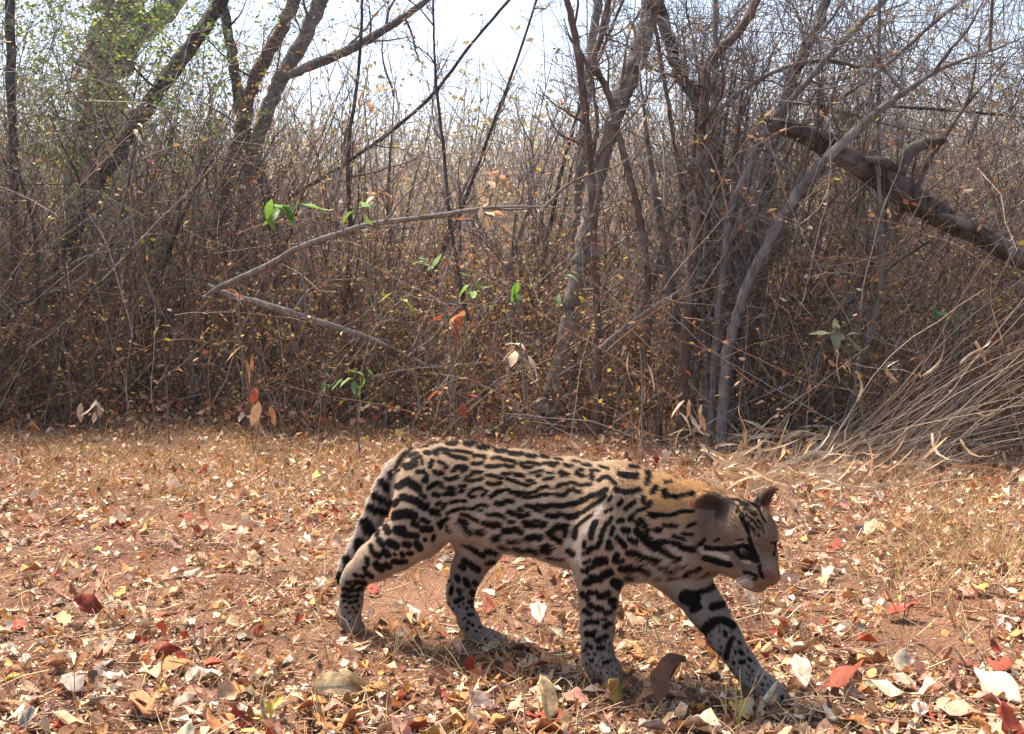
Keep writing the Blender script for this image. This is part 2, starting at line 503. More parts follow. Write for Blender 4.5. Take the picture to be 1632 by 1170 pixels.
for ax in range(3):
    sl0 = [slice(None)] * 3; sl1 = [slice(None)] * 3
    sl0[ax] = slice(0, dims[ax] - 1); sl1[ax] = slice(1, dims[ax])
    x0, x1 = ins[tuple(sl0)], ins[tuple(sl1)]
    e = np.argwhere(x0 != x1)
    u_, v_ = (ax + 1) % 3, (ax + 2) % 3
    e = e[(e[:, u_] > 0) & (e[:, v_] > 0) & (e[:, u_] < dims[u_] - 1) & (e[:, v_] < dims[v_] - 1)]
    def off(du, dv):
        q = e.copy(); q[:, u_] -= du; q[:, v_] -= dv
        return vid[tuple(q.T)]
    quad = np.stack([off(1, 1), off(0, 1), off(0, 0), off(1, 0)], -1)
    flip = ~x0[tuple(e.T)]
    quad[flip] = quad[flip][:, ::-1]
    CFc.append(quad)
CFc = np.concatenate(CFc); CFc = CFc[(CFc >= 0).all(1)]
nb_a = np.concatenate([CFc[:, i] for i in range(4)]); nb_b = np.concatenate([CFc[:, (i + 1) % 4] for i in range(4)])
for it in range(4):
    s_ = np.zeros_like(CV); n_ = np.zeros(len(CV))
    np.add.at(s_, nb_a, CV[nb_b]); np.add.at(s_, nb_b, CV[nb_a]); np.add.at(n_, nb_a, 1); np.add.at(n_, nb_b, 1)
    lam = .5 if it % 2 == 0 else -.45
    CV = CV + lam * (s_ / n_[:, None] - CV)
fn = np.cross(CV[CFc[:, 2]] - CV[CFc[:, 0]], CV[CFc[:, 3]] - CV[CFc[:, 1]])
CN = np.zeros_like(CV)
for i in range(4): np.add.at(CN, CFc[:, i], fn)
CN = nrm(CN)

# --- coat: marks noted as strokes (width, then points) in eleven enlarged views of the photograph
TILES = {'A': (600, 690, 8.16), 'B': (780, 700, 8.16), 'C': (920, 730, 8.16), 'D': (530, 820, 8.16), 'E': (700, 790, 8.16), 'F': (860, 820, 8.16),
         'G': (1000, 840, 8.16), 'H': (1060, 930, 5.57), 'I': (900, 900, 5.85), 'J': (690, 840, 5.85), 'K': (1100, 770, 6.687)}
NEAR = {
'A': "60 940 135 1010 145 1070 130;55 1170 140 1230 165 1300 140;55 1350 195 1430 205 1490 190;55 1580 225 1640 235;30 700 150 780 135 880 115;25 450 230 550 190 680 170;40 760 240 850 215 940 220;60 770 255 810 270;45 900 260 960 270;35 980 235 1100 240 1270 270;45 980 300 1080 320 1200 345;55 650 255 700 265;40 1290 310 1370 300 1450 320 1430 345;45 1270 400 1330 405 1400 395;35 1520 345 1580 320 1640 325;45 1460 440 1540 440 1640 430;40 450 300 540 260;45 340 370 380 290 450 230;40 300 400 330 330 370 270;55 480 360 530 330;90 400 430 460 420 510 400;35 570 295 600 330 605 400;60 730 365 710 430;45 830 370 900 400 940 440 920 460;60 770 500 820 525 880 520;55 1010 490 1070 450 1170 435 1200 460 1150 490;50 920 590 980 600 1080 570;40 1260 515 1330 505 1400 515;35 1180 590 1230 550 1270 540;40 1180 610 1250 625 1340 610 1400 585;40 1460 550 1540 550 1640 590;45 1460 645 1530 665 1640 650;50 540 500 620 500 660 540 670 590;70 630 610 650 620;85 300 690 350 650 430 610;100 460 650 500 680 550 710;45 270 440 300 470;55 690 710 740 670 800 640 850 650 880 700;60 750 795 830 800;60 960 715 1020 715;55 910 790 1030 785;40 1100 690 1180 690;45 1110 755 1150 750;40 1210 800 1270 740 1340 715 1410 720 1450 760 1400 815;35 1230 820 1300 830;50 1520 825 1570 790 1640 750;40 1570 900 1640 930;90 350 830 430 850 520 880 590 930 640 960;60 590 800 640 820;50 680 920 650 960;70 240 920 280 880;45 780 930 850 900;40 980 900 1080 875 1180 880;90 730 1020 810 1030;40 880 970 920 920;40 940 1045 1020 1000 1130 975 1290 980;35 1310 960 1380 925 1470 945;30 1350 1000 1390 1000;45 1480 1060 1560 1050 1640 1060;35 1120 1050 1220 1070 1330 1130;110 230 1070 330 1050 430 1040 490 1070;60 130 1080 150 1060;50 580 1120 660 1130",
'B': "60 100 145 170 160 230 155;55 290 190 370 200 440 200;50 510 220 570 230 620 235;35 690 230 750 240 800 245;25 860 260 960 270;20 370 120 430 130;20 1100 295 1190 305;35 50 260 110 240 180 265;40 190 270 280 280 360 300 340 340;40 220 340 290 365 340 355;45 0 350 80 360 150 350;35 420 320 520 305 620 320 670 340;40 430 340 500 375 560 370 600 340;35 690 330 780 315 920 320;30 800 345 860 360 900 340;40 1000 340 1060 360 1100 360;30 1230 340 1340 345;30 1460 355 1550 385;35 550 450 620 430 720 410;40 640 480 700 470;35 780 440 850 440;40 740 520 860 510;50 940 430 990 440;50 960 470 1040 465;40 1150 430 1200 400 1250 410;45 1160 450 1220 480 1250 475;35 1330 410 1440 410;60 1360 440 1350 510;40 0 470 80 475 150 500;40 0 575 80 580 180 570;40 190 455 300 445;50 360 465 460 475;45 240 510 320 540 420 570;40 430 575 500 600 550 595;35 510 540 570 535 620 570;50 40 745 80 710 120 680;40 130 670 200 655 290 650;45 290 690 380 690 470 690;40 470 700 560 700 640 670 700 625 770 610 820 640;40 380 720 460 750 580 755 660 735;40 680 720 810 715;40 890 630 950 590 1040 580 1100 560 1160 590;40 1200 600 1330 580;50 890 715 960 730 1020 710 1060 660;45 1120 650 1170 680 1210 680;55 110 835 200 835;50 230 800 320 805;55 500 855 570 870 620 900;45 610 910 700 930;50 640 850 720 870;60 740 880 850 850 960 870 1060 840 1150 830 1250 780 1330 720 1430 700 1520 650;55 270 940 340 960 400 990 450 1000 530 970;50 400 905 450 905;60 770 980 840 1000 880 1000 940 965;70 1010 990 1070 1010 1140 990;50 1140 980 1250 920 1350 850 1440 790 1510 720;45 0 975 100 970 180 1000;40 270 1070 350 1070;80 490 1100 580 1110;40 610 1050 700 1070 760 1110;40 600 1120 740 1125;70 0 1110 150 1110;70 890 1130 1030 1125;40 1130 1130 1220 1060 1330 980;35 1510 940 1600 890",
'C': "30 100 100 200 105;45 290 285 340 250 400 240 450 280 500 330;50 700 125 800 135;70 560 210 650 225 790 235;70 930 170 960 240 930 330;60 500 400 560 420 650 435 740 420 810 390;35 850 420 855 430;75 1040 390 1000 440;40 1150 325 1230 315;80 1150 440 1170 490;50 1210 500 1310 510 1400 490 1520 460;50 540 600 580 550;45 620 660 680 610 750 555;65 870 520 900 580;40 980 560 970 620 890 660 780 690 720 740 660 790;50 940 720 1050 735 1200 740 1290 720;45 1300 715 1400 690 1520 690;70 990 740 1040 745;35 420 540 450 490;40 370 690 430 660;60 540 810 580 800;50 590 910 650 930;50 680 790 750 800 800 850 800 930;60 850 800 900 860 930 930 940 1000;80 850 1010 930 1060 1020 1130;65 1040 930 1090 930;45 1140 870 1310 875;40 1460 880 1560 840;35 1420 985 1520 995;40 1260 1005 1340 1030 1420 1055;50 1080 1090 1180 1080 1300 1110 1360 1140;60 230 830 200 920 180 1020;45 400 830 350 920 310 1010;50 450 760 420 820;45 470 900 440 980;60 540 1050 600 1100;50 690 1050 740 1090;50 400 1110 440 1130",
'D': "90 710 170 730 210;110 850 190 920 200;100 900 220 940 240;80 980 260 1100 270;55 600 210 590 270;70 610 320 660 390;100 750 360 830 400;80 950 375 1000 385;85 1100 370 1140 430;60 510 400 530 480;80 570 510 610 530;85 680 480 730 520;40 810 510 820 520;65 910 500 920 520;60 1000 495 1030 495;60 790 600 850 610 960 600;55 450 560 470 640;90 580 640 640 700;75 700 650 740 670;55 420 690 450 760 520 800;50 300 780 320 790;45 380 790 400 810;60 300 870 390 880;55 150 960 180 955;60 210 985 270 975;50 330 975 380 955;50 140 1050 170 1045;55 210 1068 260 1062;45 310 1055 340 1045;40 150 1120 170 1118;45 220 1140 250 1135;40 300 1120 320 1112;40 250 920 280 915;50 200 880 230 870;45 400 900 430 880;70 1060 110 1110 130;50 1160 60 1250 90;80 1180 180 1280 180;45 1380 110 1450 70;50 1320 270 1310 310;40 1200 315 1220 320;30 170 1200 190 1203;30 260 1200 280 1203;26 330 1180 345 1182;24 210 1260 225 1262;24 300 1260 312 1262",
'E': "40 650 240 740 235 820 250 870 280;40 310 230 400 260 520 330;55 600 350 650 370 720 395;45 720 390 810 370;40 920 330 1000 335;75 1130 350 1220 365;35 1250 310 1340 330 1420 360 1360 400;80 860 455 940 450;70 1000 430 1090 470;60 530 460 610 480;80 770 540 820 540;50 960 575 1080 585;80 1180 550 1260 530 1330 540;70 1440 490 1510 540 1590 590;60 1520 430 1600 390 1640 430;45 840 640 940 670;50 1020 660 1150 710;70 1220 680 1320 730;90 1400 670 1470 700;35 1470 790 1640 820;60 290 310 350 330 400 400 460 470;50 130 290 60 330 20 400;80 130 410 150 440",
'F': "65 140 240 220 180 320 150 370 200 350 270;70 160 270 240 320 290 350;110 110 430 160 450;70 390 470 440 500;60 480 180 460 290;60 740 80 700 180 670 290;40 590 340 580 420;60 640 440 760 400 800 330;40 570 500 650 480;50 890 90 830 180 800 300;50 960 150 930 250;60 900 340 920 400;55 880 430 940 420;60 1010 290 1080 360 1110 400;80 1100 190 1150 200;60 1170 310 1250 350;100 1270 200 1350 280 1430 330;60 1340 60 1400 120 1430 200;80 1420 340 1520 400 1640 470;50 1540 340 1640 350;70 1150 490 1250 490 1350 530;60 1350 540 1450 560 1570 590;110 740 610 840 590;70 1010 510 980 590;60 1040 610 1080 590;80 1060 700 1150 690 1300 660 1400 680 1470 720;40 580 620 650 590;60 630 690 690 670;50 560 720 620 740;100 840 770 920 740;60 1190 785 1260 795;80 600 880 650 870;100 680 820 780 830;120 980 880 1060 920;80 560 1020 620 1080;70 650 1000 740 1010;90 790 1060 880 1020;80 930 1110 960 1110",
'G': "60 430 190 520 180 620 200 700 240;70 720 250 820 280 920 290;40 940 230 1010 160;90 270 200 380 260;60 400 270 500 320 600 370 700 410;40 610 110 740 145;40 740 75 860 95;40 820 560 940 530 1040 500;30 940 650 1060 600;30 700 500 790 490;40 560 540 680 555;35 600 630 700 640;40 470 490 590 500;30 430 630 480 640;30 760 610 860 600",
'I': "45 230 370 290 390;50 300 400 340 400;45 430 345 450 340;40 455 390 465 390;45 380 440 420 435;45 190 420 240 450;50 220 525 300 525;30 185 545 187 547;25 350 505 380 500;45 370 570 420 540;60 215 635 260 645;30 290 610 292 612;50 305 700 330 690;40 370 665 390 660;40 215 740 245 765;50 320 770 350 765;30 190 790 192 790;25 220 830 222 830;25 280 830 284 830;30 245 885 260 888;20 205 920 207 920;35 370 910 400 900;25 340 950 345 950;18 430 940 432 940;20 350 860 355 860;15 400 970 402 970;15 240 960 242 960;18 300 930 303 930;16 270 1000 273 1000;16 390 1010 392 1010;20 420 890 424 890;16 330 1010 332 1012"}
FARH = {'E': "60 300 610 400 660 480 720;50 480 730 580 780;70 620 720 730 730;45 620 870 720 855;80 330 840 420 890 500 950",
'J': "45 260 360 290 380;45 225 450 235 490;50 300 480 330 540;50 390 510 400 520;40 240 580 250 610;50 365 600 375 620;35 180 560 170 610;30 150 490 152 492;40 210 690 270 660;40 340 690 360 690;30 315 750 317 752;30 360 740 364 740;30 330 810 370 810;25 295 845 297 845;30 330 885 334 885;30 370 910 374 910;35 315 945 318 945;25 400 970 402 970;25 430 935 434 935;25 480 1035 482 1035;20 440 990 442 990"}
FARF = {'G': "60 760 850 900 840 1050 810 1120 750;180 760 900 850 930;90 850 1060 920 1030;90 1100 1030 1220 1000",
'H': "80 320 440 370 380 430 330;60 430 320 520 320 600 370;40 530 430 535 450;40 600 480 570 520;45 560 550 540 650;25 620 600 625 610;35 660 590 680 620;25 650 510 665 530;25 735 660 755 680;45 670 690 690 690;20 740 730 742 730;25 770 770 774 770;20 745 810 747 810;20 815 820 817 820;20 860 890 862 890;20 790 880 792 880;30 1030 1000 1040 1030"}
TAIL = {'A': "80 200 520 240 560;105 100 630 160 690 220 750;95 0 800 60 840 160 870;95 -60 950 0 980 120 1010",
'D': "135 450 90 490 180;125 370 340 360 430;100 200 560 215 650;110 120 770 125 860"}
HEADK = {'K': "45 170 690 250 700 340 705;50 350 705 420 700 500 695;60 510 690 580 678 640 690;60 650 760 690 810;46 500 745 560 795 640 800;40 540 360 570 410 600 470 625 530;40 630 580 650 650;55 655 680 690 760 720 830;55 160 800 230 820 310 840;55 310 850 430 870;40 740 890 750 950 780 1000;30 580 950 650 960 710 995;22 640 1020 710 1025;16 500 610 570 605;30 270 620 310 600;25 340 180 400 175 500 180 560 210 620 240;25 510 250 500 310;25 420 210 460 230;20 390 260 440 270;25 540 230 600 240;20 570 290 600 280;22 640 310 690 350;22 720 400 760 440;20 620 200 700 250 740 300 770 370 800 420;18 650 400 655 405;18 690 490 694 500;18 690 540 694 550;18 740 480 744 490;85 685 200 720 225;50 150 600 110 650;26 860 640 900 640 905 700 890 770;16 560 330 580 360;16 600 330 620 370;16 640 360 655 400;16 670 380 690 430;16 700 430 720 480;16 620 420 640 470;16 660 470 675 520;16 720 520 735 570;16 770 470 785 530;16 580 250 620 290;16 640 260 670 300;16 690 300 720 350;16 460 200 490 240;16 530 300 545 330"}
HEADW = {'K': "26 500 645 610 650;50 125 700 150 740;40 200 740 300 755 400 800;32 570 825 620 845;24 690 700 710 760 720 790;60 520 1040 640 1080;50 160 320 220 340"}
PINK = {'K': "80 835 985 870 985"}
EARIN = {'K': "110 120 170 150 290 150 330"}
PALE_SHEEN = {'C': "55 330 620 240 740 130 900 60 1000 40 1100", 'F': "50 540 420 540 560 560 680 640 760;40 580 770 700 740 720 660"}  # C stroke: highlight on the shoulder-blade fur ridge, painted as coat colour
BROWN = {'A': "60 1080 280 1200 305;60 1290 575 1350 560;70 1310 775 1360 770;70 820 450 870 460;50 850 255 900 255;70 790 710 820 700;60 590 900 620 890;60 870 900 900 960;55 1080 480 1130 480",
'B': "50 470 345 580 345;70 400 940 470 950;60 840 940 890 940;60 960 650 1040 640;60 480 720 600 700 700 670;50 1180 440 1220 445;70 1130 900 1300 830 1420 740;50 560 565 590 560;60 60 520 110 520;50 80 310 280 320;50 840 335 880 335;60 660 890 760 910",
'E': "60 1290 350 1360 365;50 1540 490 1580 510;60 1010 450 1040 450;60 660 330 740 340", 'F': "60 250 220 290 250;70 1300 150 1330 200;60 960 330 990 360", 'C': "80 600 330 750 320;70 1300 600 1450 590;60 1300 420 1400 430"}

def segs(dic):
    out = []
    for t, txt in dic.items():
        ox, oy, sc = TILES[t]
        for st in txt.split(';'):
            q = [float(v) for v in st.split()]
            w = q[0] / sc; p = np.array(q[1:]).reshape(-1, 2) / sc + (ox, oy)
            if len(p) == 1: p = np.vstack([p, p + .3])
            for a, b in zip(p[:-1], p[1:]): out.append((a, b, w * .57 + .55))
    return out

def stroke_field(px, dic):
    "signed distance (photo pixels) to the nearest mark, negative inside"
    d = np.full(len(px), 50.0)
    order = np.argsort(px[:, 0]); sx_ = px[order, 0]
    for a, b, r in segs(dic):
        i0, i1 = np.searchsorted(sx_, min(a[0], b[0]) - r - 8), np.searchsorted(sx_, max(a[0], b[0]) + r + 8)
        k = order[i0:i1]
        q = px[k]; k = k[(q[:, 1] > min(a[1], b[1]) - r - 8) & (q[:, 1] < max(a[1], b[1]) + r + 8)]
        if len(k) == 0: continue
        q = px[k] - a; ab = b - a
        t = np.clip(q @ ab / max(ab @ ab, 1e-6), 0, 1)
        dd = np.linalg.norm(q - t[:, None] * ab, axis=1) - r
        d[k] = np.minimum(d[k], dd)
    return d

PARTS = ['torso', 'nhind', 'fhind', 'nfore', 'ffore', 'tail', 'head']
def part_of(P):
    best = np.full(len(P), 1e3); lab = np.zeros(len(P), int)
    for part, pts, rr, sx, k in prims:
        d = seg_sdf(P[:, 0], P[:, 1], P[:, 2], pts, rr, sx)
        m_ = d < best
        best[m_] = d[m_]; lab[m_] = PARTS.index(part)
    for ec, n, upv, s in EARS:
        m_ = (np.linalg.norm(P - ec, axis=1) < .045)
        lab[m_ & (((P - HCl) @ HMl[2]) > .045 * HS)] = 6
    return lab

def mixc(a, b, t):
    return a * (1 - t[:, None]) + np.asarray(b) * t[:, None]

def coat(P, N):
    "colour of the coat at cat-local points P with normals N"
    lab = part_of(P)
    n = len(P)
    jit = np.stack([wav(P[:, 0] * 160 + P[:, 1] * 90, P[:, 2] * 160, 1), wav(P[:, 0] * 150, P[:, 2] * 170 + P[:, 1] * 110, 4)], -1) * .9
    Pm = P.copy()
    tor = (lab == 0) & (P[:, 1] > 0); Pm[tor, 1] *= -1                 # both flanks carry the same marks
    hl = (P - HCl) @ HMl.T
    Nh = N @ HMl.T
    Pw = l2w(Pm)
    view = nrm(CC - l2w(P))
    Nw = N[:, 0:1] * D0 + N[:, 1:2] * L0 + N[:, 2:3] * np.array([0, 0, 1.])
    away = (lab == 6) & (hl[:, 1] > 0) & ((Nw * view).sum(1) < .12)
    hm = hl.copy(); hm[away, 1] *= -1
    Pw[away] = HC + hm[away] @ HM
    px = proj(Pw) + jit
    z = P[:, 2]; s = P[:, 0]
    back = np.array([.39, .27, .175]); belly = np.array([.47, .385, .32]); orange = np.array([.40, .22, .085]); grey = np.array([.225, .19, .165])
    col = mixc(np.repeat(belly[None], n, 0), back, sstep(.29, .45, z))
    col = mixc(col, orange, sstep(.14, .36, s) * sstep(.30, .42, z) * np.isin(lab, [0, 3]))
    col = mixc(col, np.array([.34, .24, .16]), .7 * np.isin(lab, [1, 3]))
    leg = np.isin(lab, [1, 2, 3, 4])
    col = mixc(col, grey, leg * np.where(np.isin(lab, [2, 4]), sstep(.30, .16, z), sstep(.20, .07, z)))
    col = mixc(col, np.array([.42, .36, .31]), (lab == 5) * .8 * sstep(640, 615, px[:, 0]))
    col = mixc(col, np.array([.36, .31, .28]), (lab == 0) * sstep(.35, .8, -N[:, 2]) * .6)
    # head
    hb = np.array([.18, .118, .074]); hw = np.array([.25, .19, .15])
    hc = mixc(np.repeat(hb[None], n, 0), hw, sstep(-.018, -.036, hl[:, 2] / HS) * .8)
    hc = mixc(hc, np.array([.15, .095, .066]), sstep(.06, .09, hl[:, 0] / HS) * .7)
    wh = np.where(lab == 6, 1 - .9 * sstep(.0, -.05, hl[:, 0] / HS), (lab == 0) * sstep(-.10, -.02, hl[:, 0] / HS) * sstep(.11, .07, np.linalg.norm(hl, axis=1) / HS))
    neckc = mixc(np.repeat(belly[None], n, 0), orange, sstep(.30, .42, z))
    col[lab == 6] = neckc[lab == 6]
    col = col * (1 - wh[:, None]) + hc * wh[:, None]
    # black marks by body part
    dk = np.full(n, 50.)
    for labs, dic in ((( 0, 1, 3), NEAR), ((2,), FARH), ((4,), FARF), ((5,), TAIL), ((6,), HEADK)):
        m_ = np.isin(lab, labs)
        dk[m_] = stroke_field(px[m_], dic)
    rump = (lab == 5) & (px[:, 0] > 618) & (px[:, 1] < 800)
    dk[rump] = np.minimum(dk[rump], stroke_field(px[rump], NEAR))
    # scattered small spots down the lower legs
    u_ = (s * .85 + P[:, 1] * .9) / .0135; v_ = z / .0150 + .5 * np.floor(u_)
    cu, cv = np.floor(u_), np.floor(v_)
    h1 = np.abs(np.sin(cu * 127.1 + cv * 311.7) * 43758.5) % 1; h2 = np.abs(np.sin(cu * 269.5 + cv * 183.3) * 24634.6) % 1
    dd_ = np.hypot(u_ - cu - .3 - .4 * h1, v_ - cv - .3 - .4 * h2) - (.16 + .16 * h1 * (h2 > .25)) * (1 - .35 * sstep(.10, .03, z))
    spot = leg & (z < np.where(np.isin(lab, [2, 4]), .15, .13)) & (z > .016) & (dk > 2.2)
    dk = np.where(spot, np.minimum(dk, dd_ * 9), dk)
    body = np.isin(lab, [0, 1, 3])
    br = np.full(n, 50.); br[body] = stroke_field(px[body], BROWN)
    col = mixc(col, np.array([.27, .155, .08]), .75 * sstep(2.5, -2.5, br))
    fl = np.full(n, 50.); fl[body] = stroke_field(px[body], PALE_SHEEN)
    col = mixc(col, np.array([.55, .50, .46]), .6 * sstep(3.5, -3., fl))  # pale strokes, with the shoulder sheen painted into the coat
    hd = lab == 6
    for dic, cc_, am in ((HEADW, (.48, .40, .33), .85),):
        t = np.full(n, 50.); t[hd] = stroke_field(px[hd], dic); col = mixc(col, cc_, am * sstep(1.3, -1.3, t))
    # brownish halo just outside each mark, then the mark
    col = mixc(col, np.array([.30, .19, .11]), .35 * sstep(3.2, .5, dk))
    col = mixc(col, np.array([.005, .004, .0045]), sstep(1.0, -1.0, dk))
    t = np.full(n, 50.); t[hd] = stroke_field(px[hd], PINK); col = mixc(col, (.15, .06, .05), .7 * sstep(1.5, -1.5, t) * (hl[:, 0] > .08 * HS))
    for ec, nn, upv, s_ in EARS:
        m_ = hd & (np.linalg.norm(P - ec, axis=1) < .042 * HS) & (hl[:, 2] > .036 * HS)
        inner = m_ & (N @ nn > .2)
        outer = m_ & (N @ nn <= .2)
        rc = np.linalg.norm(P[inner] - ec, axis=1) / (.036 * HS); col[inner] = mixc(np.repeat(np.array([[.055, .035, .03]]), inner.sum(), 0), np.array([.15, .095, .075]), sstep(.3, 1., rc))
        bk = ((P[inner] - ec) @ np.cross(nn, upv)) * s_ ; col[inner] = mixc(col[inner], np.array([.20, .045, .03]), .8 * sstep(.008, .03, -bk * np.sign(bk.mean() * 0 + 1)))
        col[outer] = mixc(col[outer], np.array([.03, .025, .025]), np.full(outer.sum(), .75))
    col *= (1 + .10 * wav(s * 40, z * 40 + P[:, 1] * 30, 2))[:, None]
    return np.clip(col, .0035, .9), lab

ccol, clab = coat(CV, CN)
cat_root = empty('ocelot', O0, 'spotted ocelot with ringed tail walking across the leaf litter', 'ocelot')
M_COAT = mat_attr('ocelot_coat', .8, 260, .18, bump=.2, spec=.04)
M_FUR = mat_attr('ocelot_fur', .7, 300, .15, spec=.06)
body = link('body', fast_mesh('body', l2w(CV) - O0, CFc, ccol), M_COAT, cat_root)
# short coat of hairs lying along the body
area = np.linalg.norm(fn, axis=1)
NF = 200000
fi = rng.choice(len(CFc), NF, p=area / area.sum())
ww = rng.dirichlet(np.ones(4), NF)
HP = (CV[CFc[fi]] * ww[..., None]).sum(1); HN = nrm((CN[CFc[fi]] * ww[..., None]).sum(1))
keep = np.ones(NF, bool)
for e in EYES: keep &= np.linalg.norm(HP - e, axis=1) > .0165
hloc = (HP - HCl) @ HMl.T / HS
keep &= ~((hloc[:, 0] > .088) & (hloc[:, 2] > -.034) & (np.abs(hloc[:, 1]) < .012))
HP, HN = HP[keep], HN[keep]
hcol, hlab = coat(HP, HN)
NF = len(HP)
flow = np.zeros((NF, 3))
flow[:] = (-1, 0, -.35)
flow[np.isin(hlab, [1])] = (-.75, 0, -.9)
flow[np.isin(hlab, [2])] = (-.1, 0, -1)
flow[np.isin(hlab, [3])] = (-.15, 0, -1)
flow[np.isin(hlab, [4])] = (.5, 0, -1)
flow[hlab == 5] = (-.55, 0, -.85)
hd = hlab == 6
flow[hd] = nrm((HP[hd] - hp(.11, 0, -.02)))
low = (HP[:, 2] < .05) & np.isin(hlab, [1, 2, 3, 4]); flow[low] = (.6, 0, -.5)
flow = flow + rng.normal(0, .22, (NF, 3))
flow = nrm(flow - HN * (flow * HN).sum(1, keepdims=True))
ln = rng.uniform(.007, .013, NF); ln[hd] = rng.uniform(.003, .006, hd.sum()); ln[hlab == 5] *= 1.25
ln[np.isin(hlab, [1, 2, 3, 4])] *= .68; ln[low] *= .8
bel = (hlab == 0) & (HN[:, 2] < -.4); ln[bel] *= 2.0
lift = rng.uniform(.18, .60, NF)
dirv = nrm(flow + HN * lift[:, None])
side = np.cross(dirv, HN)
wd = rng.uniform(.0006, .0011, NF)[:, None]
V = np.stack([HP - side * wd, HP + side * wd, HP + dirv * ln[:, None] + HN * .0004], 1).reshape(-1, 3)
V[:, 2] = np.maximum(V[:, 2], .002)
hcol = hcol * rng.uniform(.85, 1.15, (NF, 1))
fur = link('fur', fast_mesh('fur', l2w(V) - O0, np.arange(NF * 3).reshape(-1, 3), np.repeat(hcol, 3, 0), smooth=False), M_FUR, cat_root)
tag(fur, kind='stuff')
# eyes
def lathe_sphere(R, seg=24, ring=16):
    th = np.linspace(0, math.pi, ring); ph = np.linspace(0, 2 * math.pi, seg, endpoint=False)
    V = np.array([[R * math.cos(t), R * math.sin(t) * math.cos(p), R * math.sin(t) * math.sin(p)] for t in th for p in ph])
    idx = np.arange(ring * seg).reshape(ring, seg)
    F = np.stack([idx[:-1], np.roll(idx[:-1], -1, 1), np.roll(idx[1:], -1, 1), idx[1:]], -1).reshape(-1, 4)
    return V, F
M_EYE, nt, b = newmat('ocelot_eye')
a = nt.nodes.new('ShaderNodeAttribute'); a.attribute_name = 'Col'; nt.links.new(a.outputs['Color'], b.inputs['Base Color'])
b.inputs['Roughness'].default_value = .08
for s, e in zip((-1, 1), EYES):
    V, F = lathe_sphere(.0108)
    ax = nrm(np.array([.86, s * .42, .05]) @ HMl)
    t = nrm(np.cross(ax, [0, 0, 1.])); b2 = np.cross(t, ax)
    ang = np.arccos(np.clip(V[:, 0] / .0108, -1, 1))
    ec = np.where((ang < .28)[:, None], (.006, .005, .005), np.where((ang < .75)[:, None], (.045, .028, .012), (.012, .009, .008)))
    X = e + V[:, 0:1] * ax + V[:, 1:2] * t + V[:, 2:3] * b2
    eye = link('eye', fast_mesh('eye', l2w(X) - O0, F, ec), M_EYE, cat_root)
    pv_ = V[(ang < .34)]; PV, PF = lathe_sphere(.0042, 12, 8)
    PX = e + ax * .0074 + PV[:, 0:1] * ax + PV[:, 1:2] * t * .8 + PV[:, 2:3] * b2
    link('pupil', fast_mesh('pupil', l2w(PX) - O0, PF, np.full((len(PV), 3), .004)), M_EYE, eye)
# nose leather
V, F = lathe_sphere(.0092 * HS, 16, 12)
V = V * np.array([.75, 1.15, .8])
V[:, 1] *= (1 + .35 * np.clip(V[:, 2] / (.008 * HS), -1, 1))
X = hp(.0985, 0, -.0195) + V @ HMl
M_NOSE = mat_attr('nose_leather', .45, 400, .2, bump=.3)
link('nose', fast_mesh('nose', l2w(X) - O0, F, np.repeat(np.array([[.15, .05, .045]]), len(V), 0)), M_NOSE, cat_root)
# whiskers
for s in (-1, 1):
    b0 = np.array([hp(.078 + .004 * (i % 3), s * (.020), -.028 - .004 * (i // 3)) for i in range(7)])
    dv = np.array([np.array([.1 - .25 * rng.random(), s * 1., -.25 + .3 * rng.random()]) @ HMl for i in range(7)])
    P = grow(b0, dv, np.full(7, .07), 7, .03, (0, 0, -.06))
    V, F = tubes(P, np.linspace(.0007, .0002, 7)[None].repeat(7, 0), 3)
    link('whiskers', fast_mesh('whiskers', l2w(V) - O0, F, np.repeat(np.array([[.6, .57, .52]]), len(V), 0)), M_FUR, cat_root)

def by_what(px):
    "the landmark a thing in the thicket stands by"
    for lim, txt in ((140, 'behind the foot of the long leaning trunk'), (320, 'between the long leaning trunk and the parallel trunks'), (520, 'around the two parallel trunks'), (690, 'between the parallel trunks and the hanging vine'),
                     (850, 'between the hanging vine and the mottled trunk'), (1060, 'beside the mottled trunk'), (1250, 'behind the dense stem cluster'), (1420, 'below the upper end of the fallen log')):
        if px < lim: return txt
    return 'behind the leaning sheaf of dry stalks'

# ------------------------------------------------------------------ standing stems traced from the photograph
TW_GREY = np.array([.21, .18, .165]); TW_DARK = np.array([.075, .06, .055]); TW_RED = np.array([.17, .095, .07]); TW_PALE = np.array([.34, .29, .25])
LF_DEAD = np.array([[.42, .24, .11], [.36, .17, .07], [.48, .33, .19], [.30, .12, .06], [.46, .30, .08]])
LF_GREEN = np.array([[.10, .19, .04], [.14, .23, .05], [.19, .26, .06], [.30, .30, .05]])

def twig_mesh(P, R, base, var=.3, sides=3):
    V, F = tubes(P, R, sides)
    N, K, _ = P.shape
    c_ = np.asarray(base) * rng.uniform(1 - var, 1 + var, (N, 1))
    return V, F, np.repeat(c_, K * sides, 0)

def leaf_cloud(pts, size, pal, jitter, tmpl=T_QUAD, tilt=1.2, stretch=.55):
    n = len(pts)
    r, f, u = frames(n, rng.uniform(0, tilt, n) * 1.3)
    L = size * rng.uniform(.6, 1.3, n)
    V, F = leaves(pts + rng.normal(0, jitter, (n, 3)), r, f, u, L, L * stretch * rng.uniform(.7, 1.2, n), rng.uniform(-.5, .7, n), rng.uniform(-1.2, 1.2, n), tmpl)
    c_ = pal[rng.integers(0, len(pal), n)] * rng.uniform(.7, 1.3, (n, 1))
    return V, F, np.repeat(c_, len(tmpl[0]), 0)

